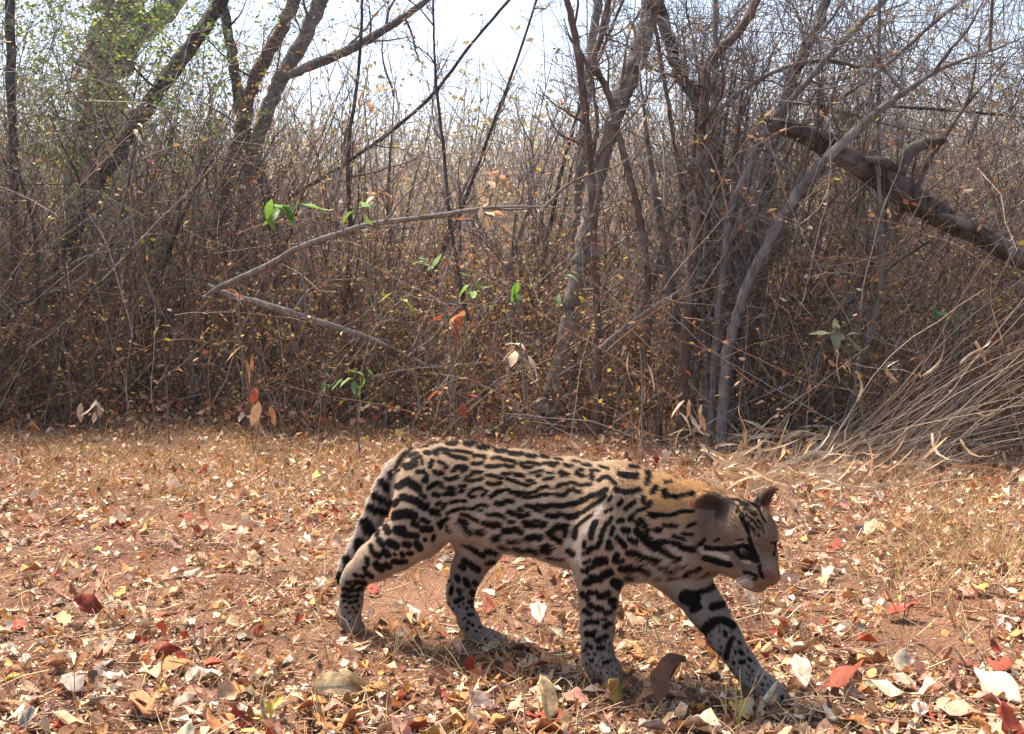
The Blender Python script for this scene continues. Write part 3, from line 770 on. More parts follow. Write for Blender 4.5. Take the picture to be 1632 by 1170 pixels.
def join(parts):
    Vs, Fs, Cs, o_ = [], [], [], 0
    for V, F, C_ in parts:
        Vs.append(V); Fs.append(F + o_); Cs.append(C_); o_ += len(V)
    return np.concatenate(Vs), np.concatenate(Fs), np.concatenate(Cs)

def stem(kind, label, cat, pts, Y, mat, lean=0.0, branches=4, twigs=30, leafy=0, pal=None, leafsize=.03, twigcol=TW_GREY, group=None, blen=.6, base_on_ground=True, twiglen=.35):
    "pts: (px, py, width px) from the foot up; Y depth of the foot, lean = change of depth to the tip"
    n = len(pts)
    tt = np.linspace(0, 1, n)
    rows = []
    for t, (px, py, w) in zip(tt, pts):
        y = Y + lean * t
        X = at(px, py, y)
        rows.append([*X, .5 * w / FPX * y])
    if base_on_ground:
        x, y = rows[0][0], rows[0][1]
        g_ = float(gz(x, y))
        if rows[0][2] > g_:
            d_ = np.array(rows[0][:3]) - np.array(rows[1][:3]); d_ = d_ / max(-d_[2], .05)
            k = min(rows[0][2] - g_, 3.); rows.insert(0, [x + d_[0] * k * .6, y + d_[1] * k * .6, g_, rows[0][3] * 1.15])
        rows.insert(0, [rows[0][0], rows[0][1], g_ - .06, rows[0][3] * 1.2])
    c_ = spline(rows, 6)
    P = c_[:, :3]; R = np.maximum(c_[:, 3], .0015)
    K = len(P)
    R = R * (1 + .10 * wav(np.arange(K) * .9, np.arange(K) * .37, Y * 3) + .06 * wav(np.arange(K) * 2.9, np.arange(K) * 1.7, Y))
    if pts[-1][1] > -5:
        R = R * np.clip((K - 1 - np.arange(K)) / (K * .4) + .10, .12, 1)
    P = P + (R * .35)[:, None] * np.stack([wav(np.arange(K) * .8, np.zeros(K), Y), wav(np.arange(K) * .7, np.ones(K), Y + 2), np.zeros(K)], -1)
    org = P[1 if base_on_ground else 0].copy()
    root = empty(kind, org, label, cat, group)
    sides = 10 if R.max() > .02 else 6
    V, F = tubes(P[None] - org, R[None], sides)
    if sides == 10:
        nz = wav(V[:, 0] * 30 + V[:, 1] * 20, V[:, 2] * 9, 1)
        V = V + (nz * R.max() * .07)[:, None] * rng.normal(0, .5, V.shape)
    trunk = link('trunk', fast_mesh('trunk', V, F), mat, root)
    src = [P[None]]
    if branches:
        b0, d0 = offshoots(P[None], branches, .35, .95, .35, .6)
        BP = grow(b0, d0, rng.uniform(.5, 1.2, branches) * blen, 9, .16, (0, 0, .04))
        for i in range(branches):
            r0 = min(R[K // 2] * .55, .014) * rng.uniform(.6, 1.)
            V, F = tubes(BP[i:i + 1] - org, np.linspace(r0, r0 * .3, 9)[None], 5)
            link('branch', fast_mesh('branch', V, F), mat, trunk)
        src.append(BP)
    if twigs:
        parts = []
        tips = []
        for s_ in src:
            k = max(1, int(twigs / len(src) / len(s_)))
            b0, d0 = offshoots(s_, k, .2, 1., .25, .8)
            TP = grow(b0, d0, rng.uniform(.3, 1.2, len(b0)) * twiglen, 5, .2, (0, 0, .02))
            parts.append(twig_mesh(TP - org, np.linspace(.0035, .001, 5)[None] * rng.uniform(.6, 1.3, (len(b0), 1)), twigcol))
            b1, d1 = offshoots(TP, 2, .2, 1., .2, .8)
            SP_ = grow(b1, d1, rng.uniform(.3, 1., len(b1)) * twiglen * .6, 4, .2)
            parts.append(twig_mesh(SP_ - org, np.linspace(.002, .0008, 4)[None].repeat(len(b1), 0), twigcol))
            tips += [TP[:, 2:].reshape(-1, 3), SP_[:, 1:].reshape(-1, 3)]
        V, F, C_ = join(parts)
        tag(link('twigs', fast_mesh('twigs', V, F, C_), M_TWIG, root), kind='stuff')
        if leafy:
            tp = np.concatenate(tips); tp = tp[rng.integers(0, len(tp), leafy)]
            V, F, C_ = leaf_cloud(tp - org, leafsize, LF_DEAD if pal is None else pal, .01)
            tag(link('foliage', fast_mesh('foliage', V, F, C_), M_GREEN if pal is not None else M_LEAF, root), kind='stuff')
    return root, P, R

# left side
stem('leaning_tree', 'long slender grey trunk leaning right from the dark thicket, second thickest at that side', 'tree',
     [(38, 668, 32), (62, 545, 27), (80, 470, 26), (108, 400, 25), (160, 290, 24), (215, 200, 25), (270, 120, 26), (320, 50, 24), (375, -40, 22)], 7.7, M_BARK_DARK, .8, 5, 90, 260, LF_GREEN, .04)
stem('sapling', 'straight dark sapling standing beside the foot of the long leaning trunk', 'sapling',
     [(26, 684, 12), (24, 520, 12), (22, 400, 12), (20, 200, 14), (14, -30, 15)], 7.4, M_BARK_DARK, .5, 4, 60, 160, LF_GREEN, .035)
stem('tree', 'thick blurred grey trunk forking under green leaves behind the leaning trunk', 'tree',
     [(95, 620, 66), (118, 420, 62), (140, 270, 66), (160, 170, 72), (178, 80, 78), (196, -40, 84)], 10.5, M_BARK_GREY, .4, 6, 160, 1500, LF_GREEN, .055, blen=1.3, twiglen=.7)
stem('fallen_branch', 'bent grey limb arching right from the thick blurred trunk', 'branch',
     [(176, 95, 40), (205, 62, 36), (240, 38, 32), (275, 10, 28), (300, -40, 24)], 10.6, M_BARK_GREY, .3, 4, 60, 500, LF_GREEN, .05, base_on_ground=False)
stem('tree', 'dark crooked trunk crossing in front of two parallel leaning trunks', 'tree',
     [(430, 330, 16), (400, 240, 16), (382, 170, 16), (370, 90, 16), (360, 30, 15), (352, -40, 14)], 9.6, M_BARK_DARK, .2, 4, 60, 120, LF_GREEN, .04)
stem('tree', 'reddish grey leaning trunk, the thinner of two parallel trunks', 'tree',
     [(330, 650, 24), (345, 430, 22), (362, 290, 21), (386, 205, 21), (397, 150, 20), (420, 100, 20), (451, 41, 20), (485, -40, 19)], 9.2, M_BARK_RED, .3, 5, 90, 160, LF_GREEN, .04)
stem('tree', 'grey leaning trunk with a side limb, the thicker of two parallel trunks', 'tree',
     [(360, 655, 26), (378, 430, 24), (394, 300, 22), (407, 232, 22), (431, 164, 23), (455, 113, 24), (489, 51, 23), (528, -40, 22)], 8.9, M_BARK_GREY, .2, 5, 90, 160, LF_GREEN, .04)
stem('branch', 'side limb rising right across the white sky from the parallel trunks', 'branch',
     [(462, 120, 14), (490, 107, 16), (550, 82, 15), (600, 55, 13), (640, 30, 11), (700, -15, 9)], 8.9, M_BARK_GREY, -.2, 5, 80, 90, None, .04, base_on_ground=False)
stem('vine', 'long thin dark vine slanting up across the open sky', 'vine',
     [(440, 335, 6), (470, 310, 6), (540, 267, 6), (620, 212, 6), (690, 150, 6), (750, 72, 5), (820, -10, 5)], 8.4, M_BARK_DARK, -.3, 3, 20, 20, None, .035, base_on_ground=False)
stem('vine', 'thin dark vine hanging nearly straight down in the centre gap', 'vine',
     [(774, 640, 7), (762, 572, 7), (745, 504, 7), (728, 418, 7), (718, 359, 7), (707, 239, 6), (696, 144, 5), (692, 70, 4), (690, -10, 4)], 7.0, M_BARK_DARK, .2, 4, 40, 30, None, .04)
stem('stick', 'pale dry stick propped low against the foot of the leaning trunk', 'stick',
     [(-30, 540, 9), (0, 514, 9), (68, 456, 9), (137, 411, 8), (219, 394, 6), (250, 390, 4)], 7.3, M_BARK_PALE, .1, 2, 14, 0, base_on_ground=False)
stem('stick', 'pale forked stick beside the propped stick near the leaning trunk', 'stick',
     [(-30, 500, 8), (65, 473, 7), (137, 439, 7), (154, 394, 6), (181, 350, 5), (200, 310, 4)], 7.2, M_BARK_PALE, .1, 2, 14, 0, base_on_ground=False)
stem('stick', 'short dark leaning pole planted at the edge of the leaf litter', 'stick',
     [(278, 692, 11), (300, 655, 10), (322, 605, 9), (345, 560, 7), (362, 520, 5)], 6.95, M_BARK_DARK, .1, 1, 8, 0)
stem('fallen_branch', 'straight pale fallen branch sloping down through the brown thicket', 'branch',
     [(330, 455, 8), (366, 470, 10), (427, 487, 11), (479, 504, 11), (550, 526, 10), (608, 548, 9), (653, 569, 8), (715, 594, 6)], 6.85, M_BARK_PALE, -.1, 3, 20, 0, base_on_ground=False)
stem('fallen_branch', 'long pale branch arching over the thicket toward the mottled trunk', 'branch',
     [(325, 475, 7), (349, 459, 9), (427, 423, 10), (479, 394, 10), (550, 370, 10), (600, 356, 9), (690, 345, 8), (750, 335, 8), (800, 330, 8), (870, 330, 8), (928, 333, 8)], 6.85, M_BARK_PALE, -.4, 4, 30, 20, None, .035, base_on_ground=False)
stem('stick', 'pale thin stick lying on the ground behind the ocelot', 'stick',
     [(765, 700, 5), (800, 676, 5), (834, 654, 5), (880, 630, 4), (900, 622, 3)], 6.5, M_BARK_PALE, .3, 1, 5, 0)
# centre
_, PT1, RT1 = stem('tree', 'pale mottled curving trunk, the thickest in the centre thicket', 'tree',
     [(868, 702, 40), (872, 660, 34), (880, 615, 27), (899, 555, 25), (909, 487, 26), (926, 418, 27), (934, 367, 28), (947, 308, 26), (964, 239, 27), (981, 178, 30), (1001, 130, 32), (1022, 68, 31), (1038, 0, 29), (1048, -50, 28)], 6.7, M_BARK_PALE, .3, 6, 110, 60, None, .04)
stem('sapling', 'slender reddish stem rising close along the mottled trunk', 'sapling',
     [(957, 712, 13), (950, 658, 12), (954, 555, 12), (950, 453, 12), (944, 330, 12), (940, 239, 12), (933, 188, 12), (923, 96, 12), (913, 41, 11), (896, -30, 10)], 6.35, M_BARK_RED, .1, 5, 60, 30, None, .04)
stem('sapling', 'slender brown stem bowing right of the mottled trunk', 'sapling',
     [(1053, 714, 13), (1046, 658, 12), (1032, 589, 12), (1032, 521, 12), (1030, 418, 12), (1019, 342, 11), (1001, 274, 11), (988, 222, 11), (971, 154, 11), (947, 99, 11), (957, 62, 10), (975, -30, 9)], 6.3, M_BARK_RED, .3, 5, 60, 30, None, .04)
stem('tree', 'pale grey trunk half hidden behind the reddish stem', 'tree',
     [(905, 640, 18), (915, 420, 17), (928, 230, 17), (938, 120, 16), (945, 60, 15), (960, -40, 14)], 8.2, M_BARK_GREY, .3, 4, 60, 40, None, .04)
stem('tree', 'dark trunk slanting from the top of the stem cluster toward the mottled trunk', 'tree',
     [(1108, 560, 22), (1118, 380, 21), (1120, 260, 20), (1112, 168, 20), (1098, 140, 20), (1080, 112, 20), (1066, 62, 20), (1049, 0, 19), (1038, -50, 18)], 6.9, M_BARK_DARK, .3, 5, 90, 20, None, .035)
stem('stick', 'bare tan stick jutting up between the mottled trunk and the stem cluster', 'stick',
     [(955, 555, 6), (984, 531, 7), (1025, 500, 6), (1083, 463, 5), (1105, 447, 3)], 6.2, M_BARK_PALE, -.1, 2, 8, 0, base_on_ground=False)
# right cluster
stem('sapling', 'upright brown stem of the dense cluster with a crook near the top', 'sapling',
     [(1085, 722, 17), (1090, 580, 17), (1100, 452, 16), (1109, 370, 16), (1114, 308, 16), (1119, 205, 15), (1123, 154, 15), (1131, 99, 15), (1182, 44, 14), (1215, -20, 13)], 6.2, M_BARK_RED, .3, 6, 90, 20, None, .035)
stem('sapling', 'thin upright stem beside the crooked brown stem', 'sapling',
     [(1128, 720, 10), (1122, 560, 9), (1125, 400, 9), (1130, 280, 9), (1138, 150, 9), (1141, -20, 8)], 6.3, M_BARK_GREY, .4, 5, 70, 10, None, .03)
stem('sapling', 'thick dark stem leaning right behind the other cluster stems', 'sapling',
     [(1150, 725, 20), (1170, 560, 18), (1200, 380, 17), (1230, 240, 17), (1251, 164, 17), (1271, 109, 17), (1302, 44, 16), (1325, -30, 15)], 6.8, M_BARK_DARK, .5, 6, 110, 20, None, .03)
stem('sapling', 'slender grey stem fanning from the cluster up toward the sky', 'sapling',
     [(1130, 715, 12), (1140, 560, 11), (1150, 450, 11), (1165, 335, 11), (1186, 284, 11), (1206, 239, 11), (1230, 191, 11), (1271, 147, 10), (1319, 92, 10), (1364, 44, 10), (1425, -15, 9)], 6.1, M_BARK_GREY, .4, 6, 90, 10, None, .03)
stem('leaning_tree', 'long bare stem leaning far right across the fallen log', 'tree',
     [(1150, 722, 18), (1155, 589, 17), (1172, 514, 16), (1193, 449, 16), (1227, 383, 16), (1251, 342, 16), (1278, 297, 16), (1319, 253, 16), (1353, 219, 16), (1405, 174, 16), (1456, 137, 15), (1507, 106, 15), (1576, 82, 14), (1650, 52, 13)], 6.0, M_BARK_GREY, .3, 8, 110, 10, None, .03)
stem('leaning_tree', 'smooth brown stem leaning right, rooted apart from the stem cluster', 'tree',
     [(1282, 690, 15), (1289, 634, 14), (1299, 589, 14), (1312, 555, 14), (1326, 514, 14), (1353, 473, 14), (1381, 429, 14), (1408, 380, 13), (1422, 355, 13), (1453, 314, 13), (1480, 256, 13), (1507, 215, 13), (1538, 171, 12), (1576, 126, 12), (1640, 62, 11)], 6.3, M_BARK_RED, .4, 6, 90, 30, None, .035)
stem('vine', 'thin grey vine dropping past the fallen log to the ground', 'vine',
     [(1353, 700, 8), (1360, 640, 8), (1370, 582, 8), (1391, 521, 8), (1405, 453, 8), (1405, 384, 7), (1401, 308, 7), (1400, 171, 7), (1402, -20, 6)], 6.15, M_BARK_GREY, .2, 4, 50, 20, None, .035)
stem('vine', 'pale looping vine bowed over the top of the fallen log', 'vine',
     [(1230, 205, 6), (1258, 168, 8), (1299, 167, 8), (1347, 181, 8), (1388, 191, 7), (1442, 208, 6), (1460, 235, 4)], 6.7, M_BARK_PALE, .2, 2, 20, 0, base_on_ground=False)
stem('vine', 'thin arched vine bowed high above the fallen log', 'vine',
     [(1130, 215, 5), (1159, 164, 6), (1217, 123, 7), (1268, 103, 7), (1319, 97, 7), (1370, 109, 6), (1405, 137, 6), (1430, 175, 5)], 6.4, M_BARK_GREY, .2, 3, 30, 0, base_on_ground=False)
stem('vine', 'thin straight vine slanting up over the leaning stems into blue sky', 'vine',
     [(1240, 240, 6), (1282, 198, 7), (1401, 113, 7), (1483, 41, 6), (1555, -15, 5)], 6.6, M_BARK_GREY, .3, 4, 40, 0, base_on_ground=False)
stem('vine', 'level dark vine strung behind the leaning stems', 'vine',
     [(1380, 168, 5), (1439, 171, 5), (1520, 176, 5), (1580, 182, 5), (1660, 190, 5)], 7.2, M_BARK_DARK, 0, 3, 30, 0, base_on_ground=False)
stem('fallen_pole', 'level fallen pole lying through the undergrowth below the log', 'log',
     [(1165, 470, 9), (1213, 476, 11), (1285, 478, 11), (1353, 480, 10), (1422, 482, 10), (1476, 486, 8)], 7.2, M_BARK_DARK, .1, 2, 20, 0, base_on_ground=False)
stem('stick', 'dark dead stick fallen against the foot of the brown leaning stem', 'stick',
     [(1350, 695, 8), (1271, 644, 8), (1217, 610, 7), (1165, 569, 6)], 6.2, M_BARK_DARK, .1, 2, 14, 0)
stem('vine', 'thin straight dark vine crossing behind the dull green sprig', 'vine',
     [(1190, 640, 5), (1206, 613, 6), (1299, 531, 6), (1400, 440, 5), (1500, 372, 5), (1600, 300, 4)], 6.5, M_BARK_DARK, .2, 3, 20, 0, base_on_ground=False)

for i in range(16):
    bx = rng.uniform(1075, 1190); fan = rng.uniform(-110, 230) + (bx - 1120) * .6
    y = rng.uniform(6.3, 7.0); w = rng.uniform(7, 15)
    top = rng.uniform(-30, 160)
    pts = [(bx + fan * t ** 1.6 + 10 * math.sin(t * 5 + i), 718 + (top - 718) * t, w * (1 - .5 * t)) for t in np.linspace(0, 1, 8)]
    mt, nm = ((M_BARK_RED, 'reddish'), (M_BARK_DARK, 'dark'), (M_BARK_GREY, 'grey'))[i % 3]
    stem('cluster_stem', 'bare %s %s stem %s in the dense stem cluster' % ('stout' if w > 11 else 'thin', nm, 'fanning right' if fan > 40 else 'leaning toward the mottled trunk' if fan < -30 else 'standing straight'), 'sapling', pts, y, mt, rng.uniform(-.1, .4), 4, 70, 25, None, .03, group='stems of the dense cluster')

# the weathered log, propped up in the right thicket
rows = [(1225, 196, 14), (1250, 203, 22), (1278, 212, 26), (1312, 232, 29), (1353, 253, 31), (1381, 270, 34), (1422, 294, 44), (1456, 318, 40), (1507, 349, 36), (1558, 373, 34), (1606, 400, 31), (1660, 430, 29), (1800, 515, 28), (1990, 622, 27), (2180, 745, 27)]
cl = spline([[*at(px, py, 6.15 + .05 * i), .5 * w / FPX * 6.4] for i, (px, py, w) in enumerate(rows)], 8)
org = cl[0, :3].copy()
org[2] = gz(org[0], org[1])
lg = empty('fallen_log', org, 'weathered dark fallen log propped aslant among the leaning stems', 'log')
P = cl[:, :3]; R = cl[:, 3] * (1 + .08 * wav(np.arange(len(cl)) * .7, np.zeros(len(cl)), 3))
V, F = tubes(P[None] - org, R[None], 18)
k18 = np.arange(len(V)) % 18
V = V + (np.where(k18 % 3 == 0, -.012, .005) * (1 + .6 * wav(V[:, 0] * 9, V[:, 2] * 9 + k18, 2)))[:, None] * nrm(V - np.repeat(P - org, 18, 0))
trunk = link('trunk', fast_mesh('trunk', V, F, smooth=False), M_BARK_LOG, lg)
cb = spline([[*at(px, py, 6.42), .5 * w / FPX * 6.4] for px, py, w in [(1425, 285, 24), (1436, 266, 22), (1452, 240, 20), (1472, 230, 19), (1492, 227, 15), (1508, 222, 9)]], 6)
V, F = tubes(cb[None, :, :3] - org, cb[None, :, 3], 12)
link('branch_stub', fast_mesh('branch_stub', V, F, smooth=False), M_BARK_LOG, lg)
for i, (a_, b_) in enumerate([((1500, 352), (1580, 392)), ((1380, 262), (1440, 285)), ((1300, 222), (1345, 246))]):
    s0 = spline([[*at(a_[0], a_[1] - 10, 6.28), .012], [*at((a_[0] + b_[0]) / 2, (a_[1] + b_[1]) / 2 - 14, 6.24), .03], [*at(b_[0], b_[1] - 8, 6.28), .008]], 6)
    V, F = tubes(s0[None, :, :3] - org, s0[None, :, 3], 6)
    link('bark_strip', fast_mesh('bark_strip', V, F, smooth=False), M_BARK_LOG, trunk)

# slim bare saplings scattered through the thicket (nothing but their place tells them apart)
for i in range(46):
    px = rng.uniform(-40, 1670); y = rng.uniform(7.0, 11)
    base = at(px, 472 + FPX * CAMH / y, y)
    x = base[0]; ln_ = rng.uniform(-.15, .45) if px < 900 else rng.uniform(0, .6)
    hgt = rng.uniform(1.5, 3.3); w = rng.uniform(5, 12)
    pts = []
    sway = rng.uniform(-40, 40)
    for t in np.linspace(0, 1, 6):
        X = np.array([x + ln_ * hgt * t, y, hgt * t])
        p_ = proj(X)
        pts.append((p_[0] + sway * math.sin(t * 3) + rng.normal(0, 6), p_[1], w * (1 - .6 * t)))
    dk = rng.random()
    mt, nm = ((M_BARK_GREY, 'grey') if dk < .45 else (M_BARK_DARK, 'dark') if dk < .75 else (M_BARK_RED, 'reddish'))
    stem('thin_sapling', '%s bare %s sapling standing %s' % ('very thin' if w < 8 else 'slim', nm, by_what(px)), 'sapling', pts, y, mt, rng.uniform(-.3, .3), 3, 50,
         30 if px > 400 else 70, None if px > 400 else LF_GREEN, .03, group='%s saplings %s' % (nm, by_what(px)))

# ------------------------------------------------------------------ the thicket that nobody could count
def scatter(n, y0, y1, fx=.50, power=1.0):
    y = y0 + (y1 - y0) * rng.random(n) ** power
    x = rng.uniform(-1, 1, n) * (fx * y + .3)
    return x, y
def clumped(n, y0, y1, fx, power):
    x, y = scatter(3 * n, y0, y1, fx, power)             # shrubs with gaps between them
    w_ = np.clip(.45 + 1.0 * wav(x * 1.5, y * .8, 4) + .5 * wav(x * 4, y * 2.2, 9), .05, 1)
    k = rng.choice(3 * n, n, replace=False, p=w_ / w_.sum())
    return x[k], y[k]
def edge(px):          # depth of the front edge of the thicket
    return np.interp(px, [0, 300, 560, 800, 1000, 1200, 1400, 1632], [7.1, 7.05, 6.9, 6.6, 6.2, 6.1, 6.2, 5.9])

def palette(n, cols, wts):
    cols = np.array(cols)
    return cols[rng.choice(len(cols), n, p=np.array(wts) / sum(wts))]

def thicket(name, label, n, y0, y1, hmin, hmax, rad, side_n, cols, wts, leaf_n, leaf_pal, leaf_size, power=1.2, K=7, second=True, fx=.50, gap=0.0, wander=.13):
    x, y = clumped(n, y0, y1, fx, power) if y0 < 15 else scatter(n, y0, y1, fx, power)
    if y0 < 8:
        px = 816 + FPX * x / y
        y = np.maximum(y, edge(px) + (rng.uniform(-.30, .8, n) if hmax < 1.5 else rng.uniform(.35, 1.2, n)) + .2 * wav(px * .012, 0 * px, 1))
    px = 816 + FPX * x / y
    h = rng.uniform(hmin, hmax, n)
    if gap:                                            # the opening in the centre is lower
        h *= 1 - gap * np.exp(-((px - 720) / 230) ** 2)
    lean = np.where(px < 1050, .12, .35)
    base = np.stack([x, y, gz(x, y) - .03], -1)
    d = np.stack([rng.normal(0, .30, n) + lean, rng.normal(0, .25, n), np.ones(n)], -1)
    P = grow(base, d, h, K, wander, (0.0, 0, 0.0))
    r0 = rad * rng.uniform(.5, 1.5, n)
    Rr = r0[:, None] * np.linspace(1, .35, K)[None]
    def paint(P, sides):
        N, K_, _ = P.shape
        c_ = palette(N, cols, wts) * rng.uniform(.65, 1.35, (N, 1))
        return np.repeat(c_, K_ * sides, 0)
    parts = []; KT = 4 if second else 3
    V, F = tubes(P, Rr, 3); parts.append((V, F, paint(P, 3)))
    b0, d0 = offshoots(P, side_n, .12, .98, .25, .8)
    TP = grow(b0, d0, np.repeat(h, side_n) * rng.uniform(.15, .5, len(b0)), KT, .2, (0, 0, .02))
    V, F = tubes(TP, (np.repeat(r0, side_n) * .55)[:, None] * np.linspace(1, .4, KT)[None], 3); parts.append((V, F, paint(TP, 3)))
    tips = [TP.reshape(-1, 3), P[:, 2:].reshape(-1, 3)]
    if second:
        b1, d1 = offshoots(TP, 1, .2, 1., .1, .8)
        SP_ = grow(b1, d1, rng.uniform(.15, .45, len(b1)) * h.mean() * .6, 3, .25)
        V, F = tubes(SP_, rad * .32 * np.linspace(1, .5, 3)[None].repeat(len(b1), 0), 3); parts.append((V, F, paint(SP_, 3)))
        tips.append(SP_.reshape(-1, 3))
    V, F, C_ = join(parts)
    o = link(name, fast_mesh(name, V, F, C_, smooth=False), M_TWIG)
    tag(o, label, 'thicket', kind='stuff')
    if leaf_n:
        tp = np.concatenate(tips); tp = tp[rng.integers(0, len(tp), leaf_n)]
        V, F, C_ = leaf_cloud(tp, leaf_size, leaf_pal, .012)
        tag(link(name + '_leaves', fast_mesh(name + '_leaves', V, F, C_, smooth=False), M_LEAF), label.replace('twigs', 'small leaves on the twigs'), 'foliage', kind='stuff')

BR = [(.18, .135, .118), (.09, .06, .05), (.16, .08, .05), (.36, .29, .24), (.04, .028, .025)]
LP1 = np.array([[.42, .17, .055], [.50, .27, .10], [.34, .10, .045], [.52, .33, .05], [.46, .32, .19], [.22, .09, .045], [.26, .27, .05]])
LP2 = np.array([[.52, .34, .14], [.44, .24, .10], [.37, .33, .10], [.25, .28, .08], [.56, .42, .24]])
LP3 = np.array([[.54, .42, .22], [.38, .35, .15], [.28, .30, .12], [.60, .48, .30], [.50, .34, .20]])
thicket('undergrowth', 'dense brown twigs of the low undergrowth along the leaf litter', 2600, 6.0, 8.6, .35, 1.25, .0030, 3, BR, [3, 2, 3, 3, 2], 42000, LP1, .030)
thicket('front_thicket', 'tall tangled grey twigs of the front thicket', 900, 6.3, 9.0, 1.2, 3.2, .0046, 5, BR, [4, 2, 2, 2, 2], 14000, LP1, .032, gap=.6)
thicket('middle_thicket', 'tangled grey twigs of the thicket farther back', 2750, 8.8, 15, .9, 2.9, .0062, 3, BR, [4, 2, 2, 3, 1], 30000, LP2, .045, gap=.6, fx=.64)
thicket('hillside_brush', 'pale dry brush covering the rising hillside', 4100, 15, 66, 1.4, 3.6, .015, 3, [(.42, .36, .32), (.32, .26, .22), (.52, .45, .40), (.24, .21, .15)], [3, 2, 2, 1], 46000, LP3, .12, 1.35, K=4, second=False, gap=.12, fx=.64)

# pale and reddish twigs standing out along the front of the thicket
n = 260
px = rng.uniform(-40, 1680, n); yy = edge(px) + rng.uniform(-.35, .5, n)
x = (px - 816) / FPX * yy
b0 = np.stack([x, yy, gz(x, yy) + np.where(rng.random(n) < .55, -.02, rng.uniform(.1, 1.3, n))], -1)
P = grow(b0, np.stack([rng.normal(.25, .8, n), rng.normal(0, .2, n), rng.uniform(.1, 1.3, n)], -1), rng.uniform(.35, 1.5, n), 10, .10, (0, 0, -.01))
c0 = palette(n, [(.46, .37, .30), (.34, .19, .12), (.30, .25, .22), (.10, .07, .06), (.40, .24, .13)], [3, 2, 2, 1, 2])
V, F = tubes(P, rng.uniform(.0018, .0042, n)[:, None] * np.linspace(1, .4, 10)[None], 4)
parts = [(V, F, np.repeat(c0, 40, 0))]
b1, d1 = offshoots(P, 4, .2, 1., .15, .8)
P1 = grow(b1, d1, rng.uniform(.08, .4, len(b1)), 5, .2)
V, F = tubes(P1, rng.uniform(.001, .002, len(b1))[:, None] * np.linspace(1, .5, 5)[None], 3)
parts.append((V, F, np.repeat(np.repeat(c0, 4, 0), 15, 0)))
V, F, C_ = join(parts)
tag(link('front_twigs', fast_mesh('front_twigs', V, F, C_, smooth=False), M_TWIG), 'pale and reddish twigs standing out along the thicket front', 'twigs', kind='stuff')
tp = np.concatenate([P1.reshape(-1, 3), P.reshape(-1, 3)]); tp = tp[rng.integers(0, len(tp), 1700)]
V, F, C_ = leaf_cloud(tp, .040, np.array([[.56, .40, .07], [.46, .22, .08], [.58, .42, .25], [.36, .12, .05], [.50, .31, .16], [.34, .18, .09]]), .02, T_MID)
tag(link('thicket_front_leaves', fast_mesh('thicket_front_leaves', V, F, C_), M_LEAF), 'yellow and tan small leaves caught along the thicket front', 'foliage', kind='stuff')

# bare arching twigs filling the upper right
n = 620
px = rng.uniform(1030, 1680, n); py = rng.uniform(-30, 420, n); yy = rng.uniform(6.9, 9.5, n)
b0 = np.array([at(a_, b_, c_) for a_, b_, c_ in zip(px, py, yy)])
d0 = np.stack([rng.normal(.6, .6, n), rng.normal(0, .3, n), rng.normal(.45, .55, n)], -1)
P = grow(b0, d0, rng.uniform(.5, 2.0, n), 9, .14, (.0, 0, -.035))
parts = [twig_mesh(P, rng.uniform(.002, .0048, n)[:, None] * np.linspace(1, .4, 9)[None], TW_GREY, .45)]
b1, d1 = offshoots(P, 4, .1, 1., 0, .8)
P1 = grow(b1, d1, rng.uniform(.1, .55, len(b1)), 4, .2)
parts.append(twig_mesh(P1, rng.uniform(.0012, .0024, len(b1))[:, None] * np.linspace(1, .5, 4)[None], TW_GREY, .45))
V, F, C_ = join(parts)
tag(link('twig_tangle', fast_mesh('twig_tangle', V, F, C_, smooth=False), M_TWIG), 'bare arching twigs tangled above the fallen log', 'twigs', kind='stuff')
# leafy twigs in the upper left
n = 260
px = rng.uniform(-60, 330, n); py = rng.uniform(-30, 330, n); yy = rng.uniform(7.5, 11, n)
b0 = np.array([at(a_, b_, c_) for a_, b_, c_ in zip(px, py, yy)])
P = grow(b0, np.stack([rng.normal(.35, .5, n), rng.normal(0, .3, n), rng.normal(.6, .5, n)], -1), rng.uniform(.4, 1.3, n), 9, .14)
b1, d1 = offshoots(P, 4, .1, 1., 0, .8)
P1 = grow(b1, d1, rng.uniform(.1, .4, len(b1)), 5, .18)
parts = [twig_mesh(P, rng.uniform(.002, .004, n)[:, None] * np.linspace(1, .4, 9)[None], TW_GREY, .4), twig_mesh(P1, np.linspace(.0018, .0009, 5)[None].repeat(len(b1), 0), TW_GREY, .4)]
V, F, C_ = join(parts)
tag(link('leafy_twigs', fast_mesh('leafy_twigs', V, F, C_, smooth=False), M_TWIG), 'leafy twigs hanging about the thick blurred trunk', 'twigs', kind='stuff')
tp = P1.reshape(-1, 3); tp = tp[rng.integers(0, len(tp), 9000)]
V, F, C_ = leaf_cloud(tp, .042, LF_GREEN, .03)
tag(link('green_foliage', fast_mesh('green_foliage', V, F, C_, smooth=False), M_GREEN), 'small green leaves about the thick blurred trunk', 'foliage', kind='stuff')

